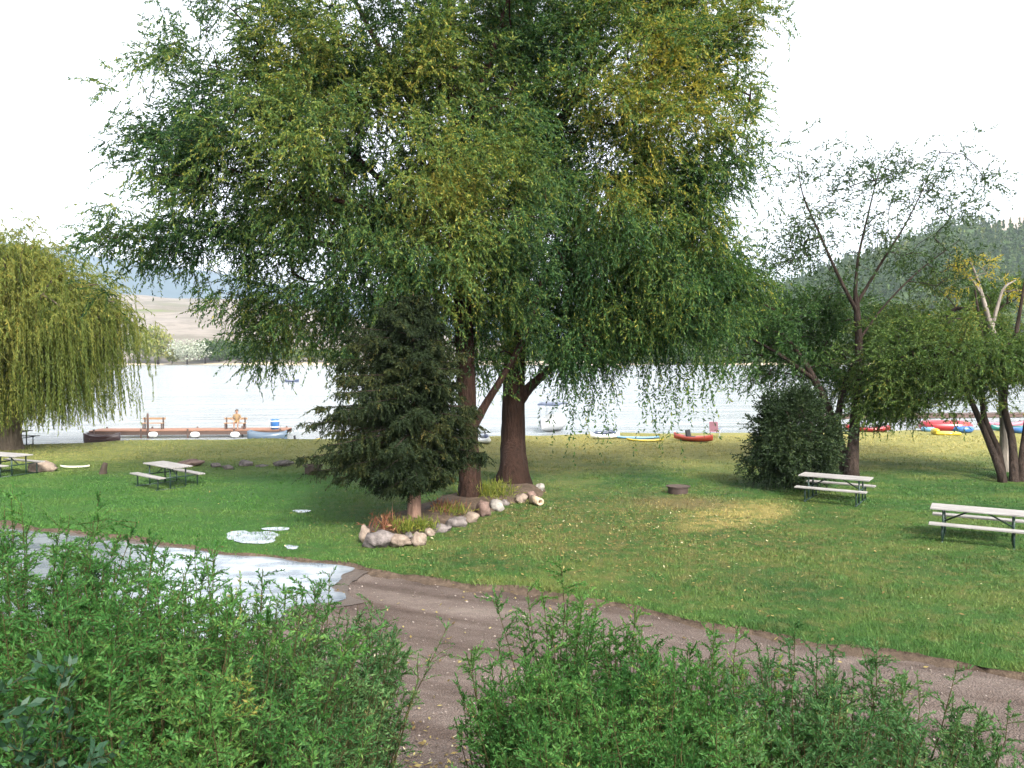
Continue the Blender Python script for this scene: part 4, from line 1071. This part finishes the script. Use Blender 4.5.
# ------------------------------------------------------------------ docks, boats and shore things
M_DOCK = plain('red_brown_dock_wood', (.25, .13, .085), .8, .35, 4, bumpd=.01); M_DOCKD = plain('dark_dock_timber', (.09, .06, .05), .85, .35, 4)
M_TAN = plain('tan_wood', (.30, .185, .105), .7, .25, 5)
def dock(c0, c1, wd, label, name='dock', z=-.06, mat=None):
    c0, c1 = Vector(c0), Vector(c1); L = (c1 - c0).length; a = math.atan2(c1.y - c0.y, c1.x - c0.x); m = (c0 + c1) / 2
    r = empty(name, (m.x, m.y, WATER_Z), label, 'dock', None, a); z = z - WATER_Z
    bm = bmesh.new(); n = int(L / .16)
    for k in range(n): box(bm, (-L / 2 + (k + .5) * L / n, 0, z), (L / n - .012, wd, .04))
    bm_obj('decking', bm, mat or M_DOCK, r)
    bm = bmesh.new()
    for s in (-1, 1): box(bm, (0, s * (wd / 2 - .05), z - .125), (L, .06, .2))
    bm_obj('joist', bm, M_DOCKD, r)
    for k in range(int(L / 2.2) + 1):
        for s in (-1, 1):
            bm = bmesh.new(); x = -L / 2 + .3 + k * (L - .6) / max(1, int(L / 2.2)); tube(bm, [(x, s * (wd / 2 + .05), -1.9), (x, s * (wd / 2 + .05), z + .1)], .05, 8); bm_obj('pile', bm, M_DOCKD, r)
    return r, z
dz = -.02
cA, cB = W(95, 430, 44), W(289, 430, 44.6)
dk, _ = dock((cA.x, cA.y, 0), (cB.x, cB.y, 0), 1.5, 'red-brown wooden dock in the water right of the weeping willow', z=dz)
DZ = dz + .02
def bench_rail(px, label, posts):
    g = W(px, 420, 44.3); r = empty('bench', (g.x, g.y, DZ), label, 'bench', 'benches on the dock'); r.scale = (.85, .85, .8)
    bm = bmesh.new(); box(bm, (0, 0, .42), (1.4, .32, .05)); bm_obj('seat', bm, M_TAN, r)
    bm = bmesh.new(); box(bm, (0, .2, .72), (1.5, .04, .13)); bm_obj('backrest', bm, M_TAN, r)
    for x in posts:
        bm = bmesh.new(); box(bm, (x, .16, .4), (.07, .07, .8)); bm_obj('leg', bm, M_DOCKD, r)
        bm = bmesh.new(); box(bm, (x, -.12, .2), (.07, .06, .4)); bm_obj('leg', bm, M_DOCKD, r)
    return r
bench_rail(153, 'empty tan wooden bench at the left end of the dock beside a dark mooring post', (-.6, .6))
bench_rail(235, 'tan wooden bench on the dock with a person sitting on it', (-.6, .6))
g = W(149, 420, 43.5)
bm = bmesh.new(); tube(bm, [(0, 0, -1.6), (0, 0, .6), (0, 0, .92), (0, 0, .96)], [.06, .06, .055, .02], 9); o = bm_obj('mooring_post', bm, M_DOCKD, None, True); o.location = (g.x, g.y - .15, DZ)
tag(o, 'dark mooring post standing at the dock edge by the empty bench', 'post')
for px, lb in ((153, 'white float hanging under the empty bench on the dock'), (195, 'white float halfway along the dock edge'), (235, 'white float under the person on the dock')):
    g = W(px, 433, 43.4); r = empty('float', (g.x, g.y, -.22), lb, 'float', 'white floats along the dock edge')
    bm = bmesh.new(); n = 12; tube(bm, [(-.24, 0, 0), (-.2, 0, 0), (-.1, 0, 0), (.1, 0, 0), (.2, 0, 0), (.24, 0, 0)], [.04, .12, .15, .15, .12, .04], 12); bm_obj('body', bm, M_WHITE, r, True)
    bm = bmesh.new(); tube(bm, [(-.22, 0, .02), (-.2, .1, .16), (-.2, .2, .2)], .012, 5); bm_obj('rope', bm, M_TAN, r)

def person(loc, rz):
    M_SKIN = plain('skin', (.30, .18, .125), .55, .08); M_SHIRT = plain('tan_shirt', (.22, .15, .08), .8, .15); M_HAIR = plain('dark_hair', (.03, .022, .018), .6, .3); M_SHORT = plain('tan_shorts', (.34, .22, .1), .8, .15)
    J = {'pel': (0, 0, .52, .145), 'bel': (0, -.01, .68, .135), 'che': (0, .0, .86, .15), 'nec': (0, -.01, 1.04, .06), 'hd0': (0, -.03, 1.12, .075), 'hd1': (0, -.035, 1.2, .098), 'hd2': (0, -.02, 1.28, .075)}
    E = [('pel', 'bel'), ('bel', 'che'), ('che', 'nec'), ('nec', 'hd0'), ('hd0', 'hd1'), ('hd1', 'hd2')]
    for s, n in ((-1, 'l'), (1, 'r')):
        J.update({'sh' + n: (s * .18, 0, .97, .068), 'el' + n: (s * .27, -.08, .74, .046), 'wr' + n: (s * .2, -.3, .62, .034), 'ha' + n: (s * .18, -.37, .6, .036), 'hi' + n: (s * .09, -.03, .5, .1), 'kn' + n: (s * .12, -.43, .5, .066), 'an' + n: (s * .12, -.44, .1, .042), 'to' + n: (s * .13, -.58, .045, .035)})
        E += [('che', 'sh' + n), ('sh' + n, 'el' + n), ('el' + n, 'wr' + n), ('wr' + n, 'ha' + n), ('pel', 'hi' + n), ('hi' + n, 'kn' + n), ('kn' + n, 'an' + n), ('an' + n, 'to' + n)]
    ks = list(J); me = bpy.data.meshes.new('person'); me.from_pydata([J[k][:3] for k in ks], [(ks.index(a), ks.index(c)) for a, c in E], [])
    o = link('person', me, M_SKIN); sk = o.modifiers.new('skin', 'SKIN'); o.modifiers.new('sub', 'SUBSURF').levels = 2; o.modifiers['sub'].render_levels = 2
    for i, k in enumerate(ks): me.skin_vertices[0].data[i].radius = (J[k][3], J[k][3])
    me.skin_vertices[0].data[0].use_root = True
    bpy.context.view_layer.update()
    ev = o.evaluated_get(bpy.context.evaluated_depsgraph_get()); m2 = bpy.data.meshes.new_from_object(ev)
    o.modifiers.clear(); o.data = m2
    m2.materials.clear(); m2.materials.append(M_SKIN); m2.materials.append(M_SHIRT); m2.materials.append(M_SHORT)
    for p in m2.polygons:
        c = p.center; p.use_smooth = True
        if .56 < c.z < 1.03 and c.y > -.14: p.material_index = 1
        elif c.z < .64 and c.z > .36 and abs(c.x) < .26 and c.y > -.4: p.material_index = 2
        else: p.material_index = 0
    bm = bmesh.new(); bmesh.ops.create_icosphere(bm, subdivisions=3, radius=.115)
    for v in bm.verts:
        if v.co.y < -.035 and v.co.z < .05: v.co.y = -.035
    h = bm_obj('hair', bm, M_HAIR, o, True); h.location = (0, -.01, 1.24)
    for nm, pos, rr in (('nose', (0, -.135, 1.185), .017),):
        bm = bmesh.new(); bmesh.ops.create_icosphere(bm, subdivisions=2, radius=rr); q = bm_obj(nm, bm, M_SKIN, o, True); q.location = pos
    o.location = loc; o.rotation_euler = (0, 0, rz); o.scale = (.82, .82, .82)
    return tag(o, 'person in tan clothes sitting on the right-hand dock bench', 'person')
g = W(237, 420, 44.3); person((g.x, g.y - .02, DZ), R(10))

def paint(name, c, var=.12): return plain(name, c, .35, var, 3, .5, 0, .3)
M_RED = paint('red_plastic', (.27, .02, .026)); M_ORED = paint('orange_red_plastic', (.36, .05, .026)); M_BLUE = paint('blue_plastic', (.03, .12, .32)); M_YEL = paint('yellow_plastic', (.5, .37, .02))
M_PINK = paint('pink_plastic', (.36, .13, .17)); M_NAVY = paint('navy_hull', (.03, .045, .09)); M_BGREY = paint('blue_grey_hull', (.08, .12, .17)); M_TEAL = paint('teal_plastic', (.02, .14, .13)); M_MAROON = paint('maroon_hull', (.05, .022, .02)); M_LBLUE = paint('light_blue_plastic', (.13, .28, .45))
M_FABP = plain('purple_pink_fabric', (.48, .24, .33), .85, .2); M_FABB = plain('dark_blue_fabric', (.06, .09, .22), .85, .2)

def kayak(px, py, L, rz, mat, label, group=None, seat=True, roll=0, z=None):
    g = at(px, py); z = (float(lawn_z(np.array(g.x), np.array(g.y))) if z is None else z)
    r = empty('kayak', (g.x, g.y, z), label, 'kayak', group, rz); r.rotation_euler = (roll, 0, rz)
    bm_obj('hull', hull_mesh(L, .7, .29), mat, r, True)
    if seat:
        bm = bmesh.new(); box(bm, (-.25, 0, .36), (.07, .44, .34), Matrix.Rotation(-.2, 4, 'Y')); box(bm, (-.02, 0, .2), (.42, .44, .06)); bm_obj('seat', bm, M_BLACK, r, bevel=.02)
    for s in (-1, 1):
        bm = bmesh.new(); tube(bm, [(s * L * .42 - .06, 0, .34), (s * L * .42, 0, .41), (s * L * .42 + .06, 0, .34)], .014, 6); bm_obj('handle', bm, M_BLACK, r)
    return r
SB = 'boats and boards pulled up along the shore'
kayak(693, 442, 1.95, R(-38), M_ORED, 'orange-red kayak with black seat on the lawn by the shore', SB)
kayak(868, 432, 2.2, R(-12), M_RED, 'red and white kayak on the shore behind the slender tree trunk', SB)
g = at(945, 431)
def inflatable(g, rz, label):
    r = empty('inflatable_boat', (g.x, g.y, .08), label, 'inflatable boat', SB, rz)
    bm = bmesh.new(); n = 40; pts = [(1.05 * math.copysign(abs(math.cos(t)) ** .7, math.cos(t)), .55 * math.copysign(abs(math.sin(t)) ** .7, math.sin(t)), .27) for t in [2 * math.pi * k / n for k in range(n)]]
    rings = []
    for i, p in enumerate(pts):
        t = (Vector(pts[(i + 1) % n]) - Vector(pts[i - 1])).normalized(); a = Vector((0, 0, 1)); bb = t.cross(a)
        rings.append([bm.verts.new(Vector(p) + (a * math.cos(2 * math.pi * k / 10) + bb * math.sin(2 * math.pi * k / 10)) * .26) for k in range(10)])
    for i in range(n):
        for k in range(10): bm.faces.new((rings[i][k], rings[i][(k + 1) % 10], rings[(i + 1) % n][(k + 1) % 10], rings[(i + 1) % n][k]))
    bm_obj('tube', bm, M_RED, r, True)
    bm = bmesh.new(); box(bm, (0, 0, .14), (1.8, .9, .05)); bm_obj('floor', bm, M_RED, r)
    bm = bmesh.new(); box(bm, (.15, 0, .40), (.25, .95, .1)); bm_obj('seat', bm, M_PINK, r, bevel=.03)
inflatable(g, R(-8), 'red inflatable boat on the right shore behind a yellow float')
def swim_ring(px, py, R0, r0, mat, label, tilt=0, name='swim_ring', zo=0.):
    g = at(px, py); bm = bmesh.new(); n, m = 28, 10
    V = [[bm.verts.new(((R0 + r0 * math.cos(2 * math.pi * k / m)) * math.cos(2 * math.pi * i / n), (R0 + r0 * math.cos(2 * math.pi * k / m)) * math.sin(2 * math.pi * i / n), r0 * math.sin(2 * math.pi * k / m))) for k in range(m)] for i in range(n)]
    for i in range(n):
        for k in range(m): bm.faces.new((V[i][k], V[(i + 1) % n][k], V[(i + 1) % n][(k + 1) % m], V[i][(k + 1) % m]))
    o = bm_obj(name, bm, mat, None, True); o.location = (g.x, g.y, .075 + r0 + R0 * math.sin(tilt) + zo); o.rotation_euler = (tilt, 0, 0); tag(o, label, 'swim ring', 'swim rings on the shore')
swim_ring(961, 432, .42, .17, M_BLUE, 'blue swim ring lying at the right end of the red inflatable boat')
swim_ring(929, 431.5, .26, .13, M_LBLUE, 'small light blue swim ring at the left end of the red inflatable')
def lilo(px, py):
    g = at(px, py); r = empty('pool_float', (g.x, g.y, .08), 'yellow pool float with pillow lying before the red inflatable', 'pool float', None, R(-6))
    bm = bmesh.new()
    for k in range(5): tube(bm, [(-.62, -.28 + k * .14, .09), (-.55, -.28 + k * .14, .09), (.55, -.28 + k * .14, .09), (.62, -.28 + k * .14, .09)], [.03, .08, .08, .03], 9)
    bm_obj('mattress', bm, M_YEL, r, True)
    bm = bmesh.new(); tube(bm, [(-.52, -.32, .2), (-.52, -.25, .2), (-.52, .25, .2), (-.52, .32, .2)], [.04, .13, .13, .04], 9); bm_obj('pillow', bm, M_YEL, r, True)
lilo(946, 435)
kayak(1012, 431, 2.4, R(6), M_TEAL, 'teal kayak on the shore beyond the many-stemmed tree', SB, seat=False)
kayak(1000, 428, 2.3, R(-14), M_PINK, 'pink kayak behind the stems of the right-edge tree', SB, seat=False)
swim_ring(1022, 433, .34, .14, M_BLUE, 'blue swim ring at the right edge beside the teal kayak')

# board with yellow rim, dark personal watercraft
o = bm_obj('paddle_board', hull_mesh(2.3, .7, .11, cockpit=False, rocker=.25), M_LBLUE, None, True); g = at(635, 439); o.location = (g.x, g.y, .08); o.rotation_euler = (0, 0, R(-14))
tag(o, 'light blue board lying on the shore left of the orange-red kayak', 'board', SB)
o = bm_obj('paddle_board', hull_mesh(1.7, .5, .1, cockpit=False, rocker=.25), M_YEL, None, True); g = at(641, 440.5); o.location = (g.x + .1, g.y - .5, .08); o.rotation_euler = (0, 0, R(-8))
tag(o, 'yellow-green board on the grass in front of the light blue board', 'board', SB)
def watercraft(px, py, rz, label, z=.08, mat=None):
    g = at(px, py); r = empty('jet_ski', (g.x, g.y, z), label, 'jet ski', SB, rz); r.scale = (.68, .68, .55)
    bm_obj('hull', hull_mesh(2.2, .9, .42, cockpit=False, rocker=.18, deck=.4), M_WHITE, r, True)
    bm = bmesh.new(); tube(bm, [(-.95, 0, .42), (-.6, 0, .52), (-.1, 0, .5), (.2, 0, .58), (.45, 0, .62), (.95, 0, .4)], [.1, .19, .17, .15, .19, .06], 10); bm_obj('seat', bm, mat or M_NAVY, r, True)
    bm = bmesh.new(); tube(bm, [(.3, 0, .6), (.22, 0, .86)], .05, 7); tube(bm, [(.2, -.34, .86), (.24, 0, .9), (.2, .34, .86)], .03, 7); bm_obj('handlebar', bm, M_BLACK, r, True)
watercraft(605, 439, R(14), 'dark blue and white jet ski on the shore between the boards and the canopy boat')
watercraft(484, 443, R(-70), 'dark jet ski beached behind the gap between the twin trunks')
def canopy_boat(px, label):
    g = W(px, 430, 48); r = empty('canopy_boat', (g.x, g.y, WATER_Z), label, 'boat', None, R(65))
    bm_obj('hull', hull_mesh(3.6, 1.5, .75, cockpit=True, rocker=.1, deck=.3), M_STEEL, r, True)
    bm = bmesh.new()
    for i in range(9):
        t = i / 8 * 2 - 1
        for s in (-1, 1): bm.verts.new((t * .8, s * .68, 1.72 - .12 * t * t))
        for s in (-1, 1): bm.verts.new((t * .8, s * .68, 1.66 - .12 * t * t))
    bm.verts.ensure_lookup_table(); v = bm.verts
    for i in range(8):
        a, c = i * 4, i * 4 + 4
        for q in ((a, a + 1, c + 1, c), (a + 2, c + 2, c + 3, a + 3), (a, c, c + 2, a + 2), (a + 1, a + 3, c + 3, c + 1)): bm.faces.new([v[j] for j in q])
    bm.faces.new([v[j] for j in (0, 2, 3, 1)]); bm.faces.new([v[j] for j in (32, 33, 35, 34)])
    bm_obj('canopy', bm, M_NAVY, r)
    for x in (-.7, .7):
        for s in (-1, 1):
            bm = bmesh.new(); tube(bm, [(x * .5, s * .62, .6), (x, s * .64, 1.62)], .016, 6); bm_obj('canopy_pole', bm, M_STEEL, r)
    bm = bmesh.new(); box(bm, (.2, 0, .72), (.5, 1.0, .5)); bm_obj('console', bm, M_WHITE, r, bevel=.05)
canopy_boat(553, 'small grey boat with dark canopy moored at the shore right of the willow trunks')
def chair(px, py):
    g = at(px, py); r = empty('folding_chair', (g.x, g.y, .075), 'purple-pink folding chair standing at the shore right of the red kayak', 'chair', None, R(150)); r.scale = (.8, .8, .8)
    bm = bmesh.new(); box(bm, (0, 0, .4), (.52, .5, .03)); bm_obj('seat', bm, M_FABP, r, bevel=.01)
    bm = bmesh.new(); box(bm, (0, .3, .72), (.52, .03, .6), Matrix.Rotation(-.22, 4, 'X')); bm_obj('backrest', bm, M_FABP, r, bevel=.01)
    for s in (-1, 1):
        for q in (-1, 1):
            bm = bmesh.new(); tube(bm, [(s * .27, -q * .26, 0), (s * .27, q * .26, .45 if q < 0 else .6)], .014, 6); bm_obj('leg', bm, M_STEEL, r)
        bm = bmesh.new(); box(bm, (s * .29, -.02, .6), (.06, .5, .025)); bm_obj('armrest', bm, M_FABB, r)
chair(715, 438)
def row_boat(px, py, d, L, rz, mat, label, z=WATER_Z, w=1.3):
    g = W(px, py, d); r = empty('rowing_boat', (g.x, g.y, z - .12), label, 'boat', None, rz)
    bm = bmesh.new(); n, m = 20, 9; R1, R2 = [], []
    for i in range(n + 1):
        t = i / n * 2 - 1; wv = w / 2 * (1 - max(0, t) ** 2.2 * .97) * (1 - .25 * max(0, -t) ** 2); sh = .5 + .16 * abs(t) ** 2.2
        for rr, ins in ((R1, 0), (R2, .04)):
            row = []
            for k in range(m):
                a = math.pi * k / (m - 1); row.append(bm.verts.new((t * (L / 2 - ins), -math.cos(a) * max(wv - ins, .01), sh - (sh - ins) * math.sin(a) ** .7)))
            rr.append(row)
    for rr, fl in ((R1, 0), (R2, 1)):
        for a, c in zip(rr[:-1], rr[1:]):
            for k in range(m - 1): bm.faces.new((a[k], a[k + 1], c[k + 1], c[k]))
        bm.faces.new(rr[0]); bm.faces.new(rr[-1])
    for a, c, e, f in zip(R1[:-1], R1[1:], R2[:-1], R2[1:]):
        for k in (0, m - 1): bm.faces.new((a[k], c[k], f[k], e[k]))
    bm_obj('hull', bm, mat, r, True)
    for x in (-.25 * L, .08 * L):
        bm = bmesh.new(); box(bm, (x, 0, .36), (.24, w * .86, .035)); bm_obj('thwart', bm, M_TAN, r)
    return r
row_boat(268, 436, 42.3, 2.0, R(4), M_BGREY, 'blue-grey rowing boat lying alongside the dock', w=.9)
row_boat(103, 440, 41.0, 1.7, R(8), M_MAROON, 'dark maroon rowing boat at the water edge under the weeping willow', w=.8)
row_boat(292, 380, 142, 2.4, R(20), M_NAVY, 'tiny dark boat far out on the open lake', w=1.2)
kayak(300, 434, 2.0, R(10), M_YEL, 'yellow kayak afloat at the right end of the dock', None, z=WATER_Z - .1)
# barrel at the dock end
g = W(275, 430, 44.2); r = empty('barrel', (g.x, g.y, DZ), 'blue barrel with white bands at the right end of the dock', 'barrel')
bm = bmesh.new(); tube(bm, [(0, 0, 0), (0, 0, .1), (0, 0, .3), (0, 0, .5), (0, 0, .58)], [.2, .23, .24, .23, .2], 14); bm_obj('body', bm, M_BLUE, r, True)
for z in (.14, .46):
    bm = bmesh.new(); tube(bm, [(0, 0, z - .025), (0, 0, z + .025)], .25, 14); bm_obj('band', bm, M_WHITE, r)
cA, cB = W(770, 418, 57), W(1120, 418, 60)
dock((cA.x, cA.y, 0), (cB.x, cB.y, 0), 1.6, 'long dark dock on the water behind the right-hand trees', z=-.16, mat=M_DOCKD)

# ------------------------------------------------------------------ light, air, camera settings
SUN_EL, SUN_AZ = R(42), R(152)          # azimuth measured clockwise from +y
w = bpy.data.worlds.new('World'); S.world = w; w.use_nodes = True; nt = w.node_tree; nt.nodes.clear()
sky = nt.nodes.new('ShaderNodeTexSky'); sky.sky_type = 'NISHITA'; sky.sun_disc = False
sky.sun_elevation = SUN_EL; sky.sun_rotation = SUN_AZ; sky.air_density = 1.0; sky.dust_density = 4.0; sky.ozone_density = 1.0
bw = nt.nodes.new('ShaderNodeHueSaturation'); bw.inputs['Saturation'].default_value = .22; bw.inputs['Value'].default_value = 1.0
bg = nt.nodes.new('ShaderNodeBackground'); bg.inputs['Strength'].default_value = .15
wo = nt.nodes.new('ShaderNodeOutputWorld')
nt.links.new(sky.outputs[0], bw.inputs['Color']); nt.links.new(bw.outputs[0], bg.inputs[0]); nt.links.new(bg.outputs[0], wo.inputs[0])
sl = bpy.data.lights.new('sun', 'SUN'); sl.energy = 1.75; sl.angle = R(10); sl.color = (1, .93, .82)
so = bpy.data.objects.new('sun', sl); COL.objects.link(so)
sd = Vector((math.sin(SUN_AZ) * math.cos(SUN_EL), math.cos(SUN_AZ) * math.cos(SUN_EL), math.sin(SUN_EL)))
so.rotation_euler = sd.to_track_quat('Z', 'Y').to_euler(); so.location = (0, 0, 40)

HAZE = True
if HAZE:
    bm = bmesh.new(); box(bm, (0, 2500, 420), (19000, 14000, 850.4))
    m = bpy.data.materials.new('haze'); m.use_nodes = True; t = m.node_tree; t.nodes.clear()
    v = t.nodes.new('ShaderNodeVolumePrincipled'); v.inputs['Color'].default_value = (.74, .86, 1, 1); v.inputs['Density'].default_value = .00013
    oo = t.nodes.new('ShaderNodeOutputMaterial'); t.links.new(v.outputs[0], oo.inputs['Volume'])
    tag(bm_obj('haze', bm, m), 'thin pale haze over the lake and hills', 'haze', kind='stuff')

S.view_settings.view_transform = 'Standard'; S.view_settings.look = 'None'; S.view_settings.gamma = 1; S.view_settings.use_curve_mapping = False
S.view_settings.exposure = 1.95
cy = S.cycles
cy.use_denoising = True; cy.max_bounces = 6; cy.diffuse_bounces = 3; cy.glossy_bounces = 2; cy.transmission_bounces = 3; cy.transparent_max_bounces = 8; cy.volume_bounces = 0
cy.use_adaptive_sampling = True; cy.adaptive_threshold = .02
try: cy.denoiser = 'OPENIMAGEDENOISE'
except Exception: pass
